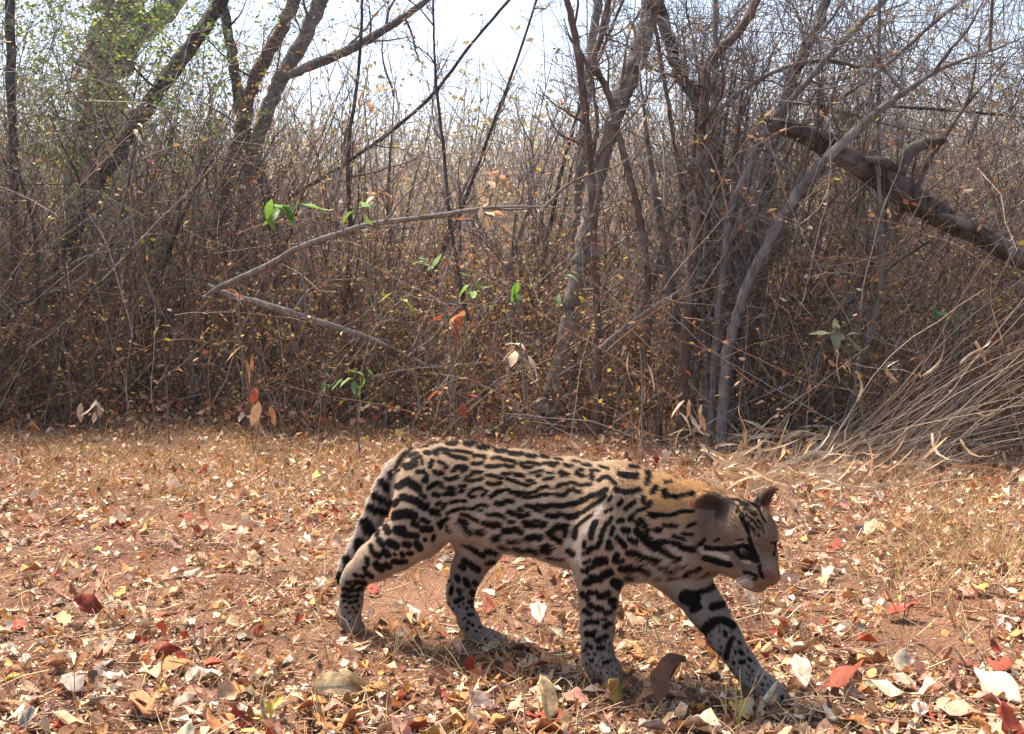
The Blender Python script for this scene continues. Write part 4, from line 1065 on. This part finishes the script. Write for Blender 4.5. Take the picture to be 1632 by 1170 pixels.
# warm haze lying over the hillside
def closed_box(lo_, hi_):
    V = np.array([[x, y, z] for x in (lo_[0], hi_[0]) for y in (lo_[1], hi_[1]) for z in (lo_[2], hi_[2])], float)
    F = np.array([[0, 1, 3, 2], [4, 6, 7, 5], [0, 4, 5, 1], [2, 3, 7, 6], [0, 2, 6, 4], [1, 5, 7, 3]])
    return V, F
V, F = closed_box((-1200, -12, -4), (1200, 320, 19))
hz = link('haze', fast_mesh('haze', V, F, smooth=False))
m = bpy.data.materials.new('haze'); m.use_nodes = True
nt = m.node_tree; nt.nodes.remove(nt.nodes['Principled BSDF'])
pv = nt.nodes.new('ShaderNodeVolumePrincipled'); pv.inputs['Color'].default_value = (.95, .91, .86, 1); pv.inputs['Density'].default_value = .0010; pv.inputs['Anisotropy'].default_value = .0
nt.links.new(pv.outputs['Volume'], nt.nodes['Material Output'].inputs['Volume'])
hz.data.materials.append(m)
tag(hz, kind='stuff')

# ------------------------------------------------------------------ leaf litter and dry grass
LIT = {'tan': (.56, .36, .20), 'white': (.68, .54, .40), 'orange': (.50, .22, .075), 'red': (.30, .055, .025), 'pink': (.50, .25, .165), 'brown': (.16, .075, .042), 'grey': (.34, .27, .22), 'yellow': (.55, .36, .10)}
LITC = np.array(list(LIT.values()))
def litter_ok(x, y):
    "probability that a leaf lies at (x,y): bare earth patches on the path"
    p = .84 + .5 * wav(x * 1.6, y * 1.9, 8) + .45 * wav(x * 4.5, y * 5, 3)
    pxy = proj(np.stack([x, y, 0 * x], -1))
    for cx, cy, rx, ry, am in [(740, 1000, 190, 70, .8), (200, 825, 160, 22, .6), (330, 925, 200, 24, .6), (1450, 1010, 150, 30, .5), (1560, 1040, 120, 30, .6), (640, 930, 110, 26, .5)]:
        p = p - am * np.exp(-(((pxy[:, 0] - cx) / rx) ** 2 + ((pxy[:, 1] - cy) / ry) ** 2))
    return np.clip(p, .10, 1)
def scatter_ground(n, y0=1.95, y1=8.4):
    y = 1 / rng.uniform(1 / y1, 1 / y0, n)             # even over the picture, denser near by
    y = np.where(rng.random(n) < .5, rng.uniform(y0, y1, n), y)
    x = rng.uniform(-1, 1, n) * (.47 * y + .12)
    k = rng.random(n) < litter_ok(x, y)
    return x[k], y[k]
def litter(name, label, n, smin, smax, wts, tmpl, tiltmax, lift, y0=1.95, y1=8.4):
    x, y = scatter_ground(n, y0, y1)
    m_ = len(x)
    s_ = smin + (smax - smin) * rng.random(m_) ** 3.4
    r, f, u = frames(m_, np.clip(np.abs(rng.normal(0, 1, m_)) * (tiltmax + .05 * (y - 2)), 0, 1.2))
    V, F = leaves(np.stack([x, y, gz(x, y) + lift * rng.random(m_) + .002], -1), r, f, u, s_, s_ * rng.uniform(.4, .8, m_), rng.uniform(-.5, 1.2, m_), rng.uniform(-1.3, 2.2, m_), tmpl, .2)
    c_ = LITC[rng.choice(8, m_, p=np.array(wts) / sum(wts))] * rng.uniform(.65, 1.25, (m_, 1)) * rng.uniform(.92, 1.08, (m_, 3))
    tag(link(name, fast_mesh(name, V, F, np.repeat(c_, len(tmpl[0]), 0)), M_LITTER), label, 'leaf litter', kind='stuff')
#                                tan wht org red pnk brn gry yel
litter('leaf_litter', 'small dry leaves and crumbs covering the ground', 35000, .008, .056, [5, 3.8, 3.0, 1.2, 3.6, 3.4, .8, .3], T_MID, .20, .012)
litter('leaf_crumbs', 'fine leaf fragments strewn over the bare earth', 48000, .005, .017, [4, 4, 2, 1, 3, 2.5, 2, .3], T_QUAD, .3, .006)

litter('far_leaf_litter', 'curled pale and orange leaves thick along the far side of the path', 7500, .025, .07, [5, 4.5, 4, 1.2, 2.5, 1.6, .5, .5], T_MID, .35, .03, 4.0, 7.6)
litter('leaf_drift', 'red brown dead leaves drifted into the foot of the thicket', 5200, .03, .085, [2, 1, 4, 3, 2, 4, .5, .5], T_MID, .6, .16, 6.5, 8.4)

# straw and twiglets lying about
x, y = scatter_ground(9500)
n = len(x)
az = rng.uniform(0, 6.28, n)
P = grow(np.stack([x, y, gz(x, y) + .006 + .012 * rng.random(n)], -1), np.stack([np.cos(az), np.sin(az), rng.normal(0, .12, n)], -1), rng.uniform(.02, .12, n), 3, .15)
V, F = tubes(P, rng.uniform(.0007, .0019, n)[:, None] * np.ones((1, 3)), 3)
c_ = palette(n, [(.52, .38, .22), (.30, .19, .12), (.14, .09, .07), (.60, .48, .32)], [3, 3, 2, 1]) * rng.uniform(.7, 1.2, (n, 1))
tag(link('straw_litter', fast_mesh('straw_litter', V, F, np.repeat(c_, 9, 0), smooth=False), M_STRAW), 'short straws and twiglets strewn over the leaf litter', 'straw', kind='stuff')

# short dry grass stubble where the path meets the thicket
def stubble(name, label, cx, cy, sx, sy, n, hmin, hmax, cols, wts, lay=.5):
    px = rng.normal(cx, sx, n); py = np.clip(rng.normal(cy, sy, n), 668, 1200)
    G_ = np.array([ground(a_, b_) for a_, b_ in zip(px, py)])
    az = rng.uniform(0, 6.28, n); el = rng.uniform(.15, 1.3, n) ** lay
    d = np.stack([np.cos(az) * np.cos(el), np.sin(az) * np.cos(el), np.sin(el)], -1)
    P = grow(G_, d, rng.uniform(hmin, hmax, n), 4, .14, (0, 0, -.08))
    V, F = tubes(P, rng.uniform(.0008, .0019, n)[:, None] * np.linspace(1, .3, 4)[None], 3)
    c_ = palette(n, cols, wts) * rng.uniform(.75, 1.25, (n, 1))
    tag(link(name, fast_mesh(name, V, F, np.repeat(c_, 12, 0), smooth=False), M_STRAW), label, 'dry grass', kind='stuff')
ST = [(.60, .40, .17), (.54, .28, .09), (.66, .50, .30), (.32, .28, .08), (.36, .16, .06)]
stubble('dry_grass', 'short straw-coloured grass stubble along the far edge of the path', 330, 735, 260, 40, 4600, .04, .15, ST, [4, 3, 2, 1, 1])
stubble('grass_stubble', 'thin dry grass stubble sprinkled over the near litter', 800, 960, 520, 130, 3000, .03, .11, ST, [3, 3, 2, 1, 2])
stubble('straw_heap', 'heap of bleached straw below the leaning dry stalks', 1330, 770, 130, 34, 1100, .06, .24, [(.60, .44, .27), (.66, .52, .36), (.46, .27, .14), (.36, .20, .11)], [3, 2, 2, 1])
stubble('fine_grass', 'fine wiry dry grass among the leaves beside the straw heap', 1520, 850, 90, 60, 1300, .05, .16, ST, [3, 2, 2, 1, 1])

# --- single fallen leaves, the largest in view
NAMED = [  # px, py, length m, width m, colour, tilt, label
 (140, 985, .072, .060, 'red', 1.0, 'dark red rounded leaf standing on edge beside thin grass stems'),
 (258, 1058, .075, .042, 'red', 1.2, 'rust red leaf propped upright next to a white curled leaf'),
 (352, 1068, .095, .05, 'red', .3, 'broad dark red leaf lying flat beside the upright rust leaf'),
 (225, 1140, .085, .045, 'orange', .3, 'orange brown leaf lying beside a narrow white leaf tip'),
 (290, 1150, .075, .026, 'white', 1.2, 'narrow white leaf tip sticking up beside an orange brown leaf'),
 (978, 1130, .085, .045, 'yellow', 1.25, 'ochre yellow leaf standing upright below the near forepaw'),
 (1065, 1130, .11, .075, 'brown', .6, 'large dull brown cupped leaf between the two forepaws'),
 (1085, 1160, .06, .03, 'white', .5, 'curled white leaf beside the dull brown cupped leaf'),
 (1388, 853, .085, .05, 'tan', .12, 'flat pale buff leaf lying ahead of the head of the ocelot'),
 (1290, 905, .06, .045, 'orange', .5, 'orange leaf lit behind the front of the muzzle'),
 (1440, 985, .09, .055, 'red', .3, 'maroon leaf lying at the edge of the bare earth patch'),
 (1385, 1065, .065, .055, 'orange', .5, 'orange pointed leaf tilted on the litter beyond the far forepaw'),
 (1345, 1108, .10, .06, 'red', .2, 'dark maroon leaf under white torn leaves'),
 (1425, 1120, .10, .055, 'white', .4, 'large white curled leaf beside the dark maroon leaf'),
 (1590, 1115, .11, .06, 'white', .4, 'bleached ragged leaf beside a pinkish brown leaf'),
 (1540, 1150, .11, .06, 'pink', .3, 'pinkish brown leaf beside the bleached ragged leaf'),
 (545, 1115, .11, .06, 'tan', .9, 'tan leaf arched over dark shade in the litter'),
 (870, 1145, .09, .05, 'tan', .6, 'crumpled tan leaf below the ocelot between dry stems'),
 (1275, 1095, .085, .05, 'white', .3, 'white leaf scrap beside the paw reaching forward'),
 (115, 1105, .10, .05, 'grey', .2, 'dull grey leaf lying in the shaded corner litter'),
 (1595, 945, .10, .03, 'white', .15, 'long narrow cream leaf lying along the fine wiry grass'),
 (1560, 945, .07, .045, 'yellow', .2, 'yellow ochre leaf beside the long narrow cream leaf'),
]
def one_leaf(pos, length, width, col, tilt, label, group, spear=False):
    one = np.ones(1)
    r, f, u = frames(1, one * tilt)
    if spear: f = np.array([[.45, .1, .88]]); f = nrm(f); r = nrm(np.cross([[0, .9, .2]], f)); u = np.cross(f, r)
    V, F = leaves(np.zeros((1, 3)), r, f, u, one * length, one * width, rng.uniform(.1, .9, 1), rng.uniform(-.4, 1.5, 1), T_BLADE if spear else T_BIG, .14 if not spear else .04, rng.uniform(-.8, .8, 1))
    V -= V.mean(0)
    if spear: V -= V[0]
    else: V[:, 2] -= V[:, 2].min()
    c_ = np.array(LIT[col]) * rng.uniform(.8, 1.2) * rng.uniform(.93, 1.07, 3)
    cc_ = np.repeat(c_[None], len(V), 0) * (1 + .12 * wav(V[:, 0] * 90, V[:, 1] * 90, pos[0] * 50))[:, None]
    cc_[1::3] *= .82                                    # midrib
    o = link('fallen_leaf', fast_mesh('fallen_leaf', V, F, cc_), M_LITTER, None, pos)
    md = o.modifiers.new('thickness', 'SOLIDIFY'); md.thickness = .0007
    return tag(o, label, 'leaf', group)
for px, py, l_, w_, col, tilt, lab in NAMED:
    p = ground(px, py + 4); p[2] += .016
    one_leaf(p, l_ * 1.12, w_ * 1.15, col, tilt, lab, None)
sp = ground(1205, 1140); 
one_leaf(sp, .085, .020, 'white', 1.4, 'pale pointed leaf standing upright in front of the reaching forepaw', None, True)
NAMES = {'tan': 'tan dry leaf lying loose on the litter', 'white': 'bleached white curled leaf lying loose on the litter', 'orange': 'orange brown dry leaf lying loose on the litter', 'red': 'dark red dry leaf lying loose on the litter',
         'pink': 'pinkish dry leaf lying loose on the litter', 'brown': 'dark brown dry leaf lying loose on the litter', 'grey': 'dull grey dry leaf lying loose on the litter', 'yellow': 'yellow ochre dry leaf lying loose on the litter'}
def leaf_words(kx, l_, x, y):
    px, py = proj(np.array([x, y, 0.]))
    size = 'big' if l_ > .072 else 'small' if l_ < .053 else 'middling'
    if py < 880: wh = 'between the ocelot and the thicket' if 500 < px < 1250 else 'behind the tail of the ocelot' if px <= 500 else 'between the ocelot and the straw heap'
    elif px < 420: wh = 'well behind the hind paws'
    elif px < 680: wh = 'near the hind paw stretched back'
    elif px < 880: wh = 'near the far hind paw'
    elif px < 1060: wh = 'near the forepaw bearing weight'
    elif px < 1280: wh = 'near the reaching forepaw'
    else: wh = 'ahead of the ocelot'
    t = '%s %s %s' % (size, NAMES[kx].replace(' lying loose on the litter', ''), wh)
    return t, 'leaves: ' + t
keys = list(LIT)
made = 0
while made < 275:
    y = 1 / rng.uniform(1 / 4.6, 1 / 2.0); x = rng.uniform(-1, 1) * (.46 * y)
    if rng.random() > litter_ok(np.array([x]), np.array([y]))[0]: continue
    kx = keys[rng.choice(8, p=np.array([5, 4, 3, 2, 3, 1.5, 1.5, .7]) / 20.7)]
    l_ = rng.uniform(.04, .085)
    one_leaf((x, y, float(gz(x, y)) + rng.uniform(.004, .016)), l_, l_ * rng.uniform(.42, .75), kx, abs(rng.normal(0, .28)), *leaf_words(kx, l_, x, y))
    made += 1

# --- grass tufts and dead seedlings, each a thing of blades
def tuft(px, py, n, h, cols, label, group=None, spread=.35, wd=.0016, wide=0, leanx=0.):
    p = ground(px, py)
    root = empty('grass_tuft', p, label, 'grass tuft', group)
    az = rng.uniform(0, 6.28, n)
    d = np.stack([np.cos(az) * spread + leanx, np.sin(az) * spread, np.ones(n)], -1)
    b0 = np.stack([np.cos(az), np.sin(az), 0 * az - .3], -1) * .008
    P = grow(b0, d, h * rng.uniform(.45, 1.1, n), 8, .10, (0, 0, -.03))
    for i in range(n):
        V, F = tubes(P[i:i + 1], (wd * rng.uniform(.7, 1.3) * np.linspace(1, .3, 8))[None], 4)
        V[:, 1] *= 1
        c_ = np.array(cols[rng.integers(len(cols))]) * rng.uniform(.8, 1.2)
        link('blade', fast_mesh('blade', V, F, np.repeat(c_[None], len(V), 0)), M_STRAW, root)
    for i in range(wide):
        one = np.ones(1)
        q = P[rng.integers(n)][rng.integers(3, 7)]
        dd = nrm(np.array([[rng.normal(0, 1), rng.normal(0, 1), rng.normal(.3, .5)]])); rr = nrm(np.cross(dd, [[0, 0, 1.]])); uu = np.cross(rr, dd)
        V, F = leaves(q[None], rr, dd, uu, one * rng.uniform(.02, .04), one * rng.uniform(.008, .015), one * .4, rng.uniform(-1, 1, 1), T_MID)
        c_ = np.array(cols[rng.integers(len(cols))])
        link('leaf', fast_mesh('leaf', V, F, np.repeat(c_[None], len(V), 0)), M_STRAW, root)
    return root
SD = [(.10, .075, .06), (.16, .11, .08)]; SS = [(.55, .42, .22), (.45, .30, .14)]; SG = [(.30, .32, .10), (.42, .38, .12), (.50, .40, .2)]; SO = [(.48, .24, .09), (.55, .32, .14)]
tuft(327, 905, 6, .13, [SS[1], SD[1], SG[1]], 'small tuft of three-way brown stems near the bare strip', wide=3)
tuft(190, 1010, 6, .13, SS, 'straw tuft with a dark stem beside the red rounded leaf', wide=3)
tuft(325, 1050, 7, .14, SD, 'dark wiry dead seedling with crossed stems')
tuft(420, 1165, 6, .12, [(.55, .42, .06), (.40, .36, .08)], 'yellow-green sprout pushing up through the litter', wide=5)
tuft(625, 1055, 7, .12, [SG[0], SD[1], SS[0]], 'greenish brown sprig between the two hind paws', wide=5)
tuft(735, 1150, 8, .13, SO, 'rust orange dead sprig standing before the belly of the ocelot', wide=4, spread=.18)
tuft(520, 1160, 9, .13, SS, 'pale bent straw tuft at the near edge of the litter', wide=2)
tuft(1170, 1165, 7, .13, [SS[1], SS[0], SG[1]], 'brownish upright stems below the reaching foreleg', spread=.2)
tuft(925, 1100, 4, .15, SS, 'bent straw stems crossing the near forepaw', spread=.25, leanx=.35)
tuft(1420, 940, 7, .16, SS, 'brown stubble tuft beside the flat buff leaf', spread=.2)
tuft(1525, 1000, 10, .13, SS + SO, 'ragged tuft at the end of the bare earth patch')
tuft(1530, 870, 12, .15, [SS[0], SD[1], SG[1]], 'grassy tuft in front of the dry stalk clump')
tuft(1600, 900, 10, .16, SG + SS, 'greenish grass tuft next to the dry stalk clump')
tuft(1475, 800, 9, .16, SS, 'straw tuft at the foot of the dry stalk clump')
tuft(860, 880, 8, .10, SO + SS, 'tan tuft seen under the belly of the ocelot')
tuft(60, 950, 5, .10, SD, 'dark thin stems in the shaded litter')
tuft(1590, 1040, 6, .1, SD + SS, 'thin stems beside the bleached leaves')
for i in range(22):
    px, py = rng.uniform(20, 1620), rng.uniform(720, 1140)
    if 540 < px < 1270 and 860 < py < 1120: px = rng.uniform(20, 480)
    tuft(px, py, int(rng.integers(3, 7)), rng.uniform(.06, .12), SS + SD if i % 2 else SS + SO, 'small sparse tuft of dry stems in the litter', 'sparse dry tufts in the litter')

# --- leaning clump of dry stalks at the right
p0 = ground(1330, 745)
clump = empty('stalk_clump', p0, 'leaning sheaf of tall dry grass stalks with curled blades', 'dry grass')
n = 125
bx = rng.uniform(-.22, .5, n); by = rng.uniform(-.12, .45, n)
b0 = np.stack([bx, by, -.02 + 0 * bx], -1)
sl_ = rng.uniform(.30, 1.5, n)
P = grow(b0, np.stack([np.ones(n), rng.normal(-.05, .15, n), sl_], -1), rng.uniform(.35, 1.45, n), 10, .075, (0.02, 0, -.03))
for i in range(n):
    V, F = tubes(P[i:i + 1], (rng.uniform(.0015, .0038) * np.linspace(1, .45, 10))[None], 4)
    c_ = np.array([(.52, .38, .24), (.40, .25, .16), (.28, .18, .13), (.58, .46, .33)][rng.integers(4)]) * rng.uniform(.7, 1.15)
    link('stalk', fast_mesh('stalk', V, F, np.repeat(c_[None], len(V), 0)), M_STRAW, clump)
for i, (px, py, l_, ang) in enumerate([(1485, 690, .30, -1.5), (1530, 700, .22, -1.1), (1470, 600, .24, .5), (1430, 610, .22, 2.4), (1555, 545, .12, -1.1), (1365, 640, .18, 1.0), (1210, 700, .2, -1.6), (1290, 740, .26, -.5), (1350, 760, .28, .3), (1400, 750, .3, 2.9), (1250, 770, .24, .2), (1560, 660, .14, -.5), (1530, 580, .16, .8), (1185, 720, .2, 1.4), (1420, 770, .3, .6), (1500, 760, .24, -.6)]):
    Y = 5.55 if py > 720 else 5.35
    q = at(px, py, Y) - p0
    one = np.ones(1)
    f = nrm(np.array([[math.cos(ang), -.2, math.sin(ang)]])); r = nrm(np.cross(f, [[.2, 1, .3]])); u = np.cross(r, f)
    V, F = leaves(q[None], r, f, u, one * l_ * 1.1, one * .022, one * .6, rng.uniform(-2.4, 2.4, 1), T_BLADE, .12, rng.uniform(-3, 3, 1))
    c_ = np.array([(.66, .53, .38), (.55, .36, .20), (.62, .46, .30)][i % 3])
    o = link('dry_blade', fast_mesh('dry_blade', V, F, np.repeat(c_[None], len(V), 0)), M_STRAW, clump)
    o.modifiers.new('thickness', 'SOLIDIFY').thickness = .0008

# --- sprigs of larger leaves hung in the thicket
def sprig(px, py, Y, n, size_, cols, label, cat='sprig', mat=None, droop=-.5, reach=.10, spear=.42):
    size = size_ * 1.2
    p = at(px, py, Y)
    root = empty('leaf_sprig', p, label, cat)
    st = grow(np.array([[.06, .1, -.35]]), np.array([[-.1, .25, 1.]]), np.array([.62]), 9, .08)
    st = st - st[:, -1:]
    V, F = tubes(st, np.linspace(.0055, .0025, 9)[None], 5)
    link('stem', fast_mesh('stem', V, F, np.repeat(np.array([[.16, .12, .09]]), len(V), 0)), M_TWIG, root)
    for i in range(n):
        a_ = i * 2.4 + rng.normal(0, .3)
        f = nrm(np.array([[math.cos(a_) * rng.uniform(.5, 1.3), .6 * math.sin(a_) - .3, droop + rng.normal(0, .6)]]))
        r = nrm(np.cross(f, [[0, 0, 1.]])); u = np.cross(r, f)
        one = np.ones(1); l_ = size * rng.uniform(.7, 1.2)
        q = f * rng.uniform(0, reach) * .25 + np.array([[rng.normal(0, .035), rng.normal(0, .02), rng.uniform(-.07, .02)]])
        V, F = leaves(q, r, f, u, one * l_, one * l_ * spear, one * rng.uniform(-.2, .5), one * rng.uniform(-1.3, .5), T_BIG, .08, rng.uniform(-.7, .7, 1))
        c_ = np.array(cols[rng.integers(len(cols))]) * rng.uniform(.8, 1.2)
        link('leaf', fast_mesh('leaf', V, F, np.repeat(c_[None], len(V), 0)), mat or M_GREEN, root)
G1 = [(.13, .27, .03), (.18, .33, .04), (.10, .22, .03)]; G2 = [(.16, .26, .10), (.20, .30, .12)]; G3 = [(.16, .18, .10), (.19, .20, .12)]
O1 = [(.55, .28, .12), (.50, .22, .09), (.60, .40, .24)]; R1 = [(.50, .10, .04), (.42, .08, .03)]; W1 = [(.66, .52, .38), (.58, .42, .28)]
sprig(458, 318, 5.60, 8, .125, G1, 'bright green drooping leaf sprig, the largest in the thicket')
sprig(565, 318, 5.60, 4, .09, G1, 'bright green two-leaf sprig right of the largest green sprig', droop=-.2)
sprig(685, 418, 5.75, 5, .085, G2, 'pale green level leaves left of the hanging dark vine', droop=.1)
sprig(750, 440, 5.65, 6, .085, G2 + G1, 'pale green leaf rosette on the hanging dark vine', droop=-.4)
sprig(818, 450, 5.75, 3, .085, G1, 'pair of green leaves between the hanging vine and the mottled trunk')
sprig(640, 465, 5.85, 4, .07, [(.28, .30, .05)], 'dull yellow-green leaves below the arched branch')
sprig(885, 440, 5.85, 2, .07, G2, 'single pale green leaf beside the mottled trunk')
sprig(565, 592, 5.85, 8, .075, G1 + G2, 'low green leaf cluster in the brown undergrowth')
sprig(520, 595, 5.95, 4, .06, G2, 'small green leaves beside the low green cluster')
sprig(1345, 525, 5.60, 8, .10, G3, 'dull olive drooping leaf sprig in front of the brown leaning stem')
sprig(1500, 500, 5.95, 7, .08, [(.10, .20, .07)], 'dark green leaf cluster behind the dry stalks', droop=.0)
sprig(1420, 575, 5.75, 4, .07, G3, 'few olive leaves between the vine and the dry stalks')
sprig(600, 292, 6.35, 6, .09, O1 + W1, 'pale orange dead leaf cluster above the arched branch', mat=M_LEAF)
sprig(770, 330, 6.35, 6, .11, W1 + O1, 'buff dead leaves hanging over the arched branch', mat=M_LEAF)
sprig(798, 275, 6.75, 8, .09, O1, 'orange dead leaf cluster before the pale hillside', mat=M_LEAF)
sprig(725, 500, 6.05, 7, .085, O1 + R1, 'rust orange dead leaf cluster on the hanging vine', mat=M_LEAF)
sprig(730, 622, 5.85, 3, .085, R1, 'vivid red leaf low in the undergrowth', mat=M_LEAF)
sprig(414, 612, 6.05, 3, .07, R1, 'small red leaf low beside a hanging tan leaf', mat=M_LEAF)
sprig(422, 640, 5.95, 3, .10, O1, 'hanging tan leaf below the small red leaf', mat=M_LEAF, droop=-1.5)
sprig(828, 548, 6.05, 6, .11, W1, 'cream crumpled dead leaves caught beside the mottled trunk', mat=M_LEAF, droop=-1.0)
sprig(1040, 168, 5.75, 2, .09, O1, 'single orange leaf high beside the mottled trunk', mat=M_LEAF)
sprig(1018, 545, 5.65, 2, .16, W1, 'pale curled pod-like leaf hanging from the tan stick', mat=M_LEAF, droop=-1.6, spear=.2)
sprig(1100, 640, 5.60, 9, .10, W1 + O1, 'bunch of dry straw leaves hanging low on the stem cluster', mat=M_LEAF, droop=-1.0, spear=.25)
sprig(580, 140, 6.15, 3, .09, O1, 'faded orange leaf hanging against the bright sky', mat=M_LEAF)
sprig(222, 208, 6.35, 3, .07, W1, 'pale dead leaf on the leaning trunk', mat=M_LEAF)
sprig(262, 525, 6.15, 3, .06, [(.55, .45, .05)], 'yellow leaf in the brown thicket', mat=M_LEAF)
sprig(145, 630, 6.45, 5, .09, W1, 'cream dead leaves at the foot of the leaning trunk', mat=M_LEAF, droop=-.9)
sprig(382, 455, 6.15, 3, .07, W1 + R1, 'cream and red leaf at the end of the straight fallen branch', mat=M_LEAF)
sprig(388, 555, 6.05, 3, .10, O1 + W1, 'long tan leaf hanging in the brown thicket', mat=M_LEAF, droop=-1.5, spear=.25)

# loose bleached blades strewn over the straw heap
for i in range(170):
    px, py = rng.normal(1290, 100), rng.uniform(700, 800)
    p = ground(px, py); p[2] += rng.uniform(.01, .11)
    one = np.ones(1); az = rng.normal(.3, .7) + (math.pi if rng.random() < .3 else 0)
    f = nrm(np.array([[math.cos(az), math.sin(az) * .6, rng.normal(.15, .25)]])); r = nrm(np.cross(f, [[rng.normal(0, .4), -1., rng.uniform(-.2, .9)]])); u = np.cross(r, f)
    V, F = leaves(np.zeros((1, 3)), r, f, u, one * rng.uniform(.10, .36), one * rng.uniform(.012, .030), one * .6, rng.uniform(-1.6, 1.6, 1), T_BLADE, .12, rng.uniform(-3, 3, 1))
    c_ = np.array([(.70, .54, .36), (.58, .36, .18), (.64, .46, .28), (.44, .24, .12)][i % 4]) * rng.uniform(.85, 1.1)
    tag(link('dry_blade', fast_mesh('dry_blade', V, F, np.repeat(c_[None], len(V), 0)), M_STRAW, None, p), '%s grass blade strewn on the straw heap' % ('bleached cream', 'orange brown', 'pale tan', 'dark brown')[i % 4], 'dry grass', '%s blades on the straw heap' % ('cream', 'orange', 'tan', 'brown')[i % 4])

# the clearing goes on to both sides of the view: the uncountable stuff is repeated round it (shared mesh data)
for nm, words in (('undergrowth', 'dense brown twigs of the low undergrowth'), ('front_thicket', 'tall tangled grey twigs'),
                  ('leaf_litter', 'small dry leaves and crumbs'),
                  ('far_leaf_litter', 'curled pale and orange leaves')):
    src = bpy.data.objects[nm]
    for a_, where in ((53, 'farther along the clearing behind the tail'), (-53, 'farther along the clearing ahead of the head')):
        o = src.copy(); COL.objects.link(o)
        o.rotation_euler = (0, 0, math.radians(a_))
        tag(o, '%s %s' % (words, where), src['category'], kind='stuff')
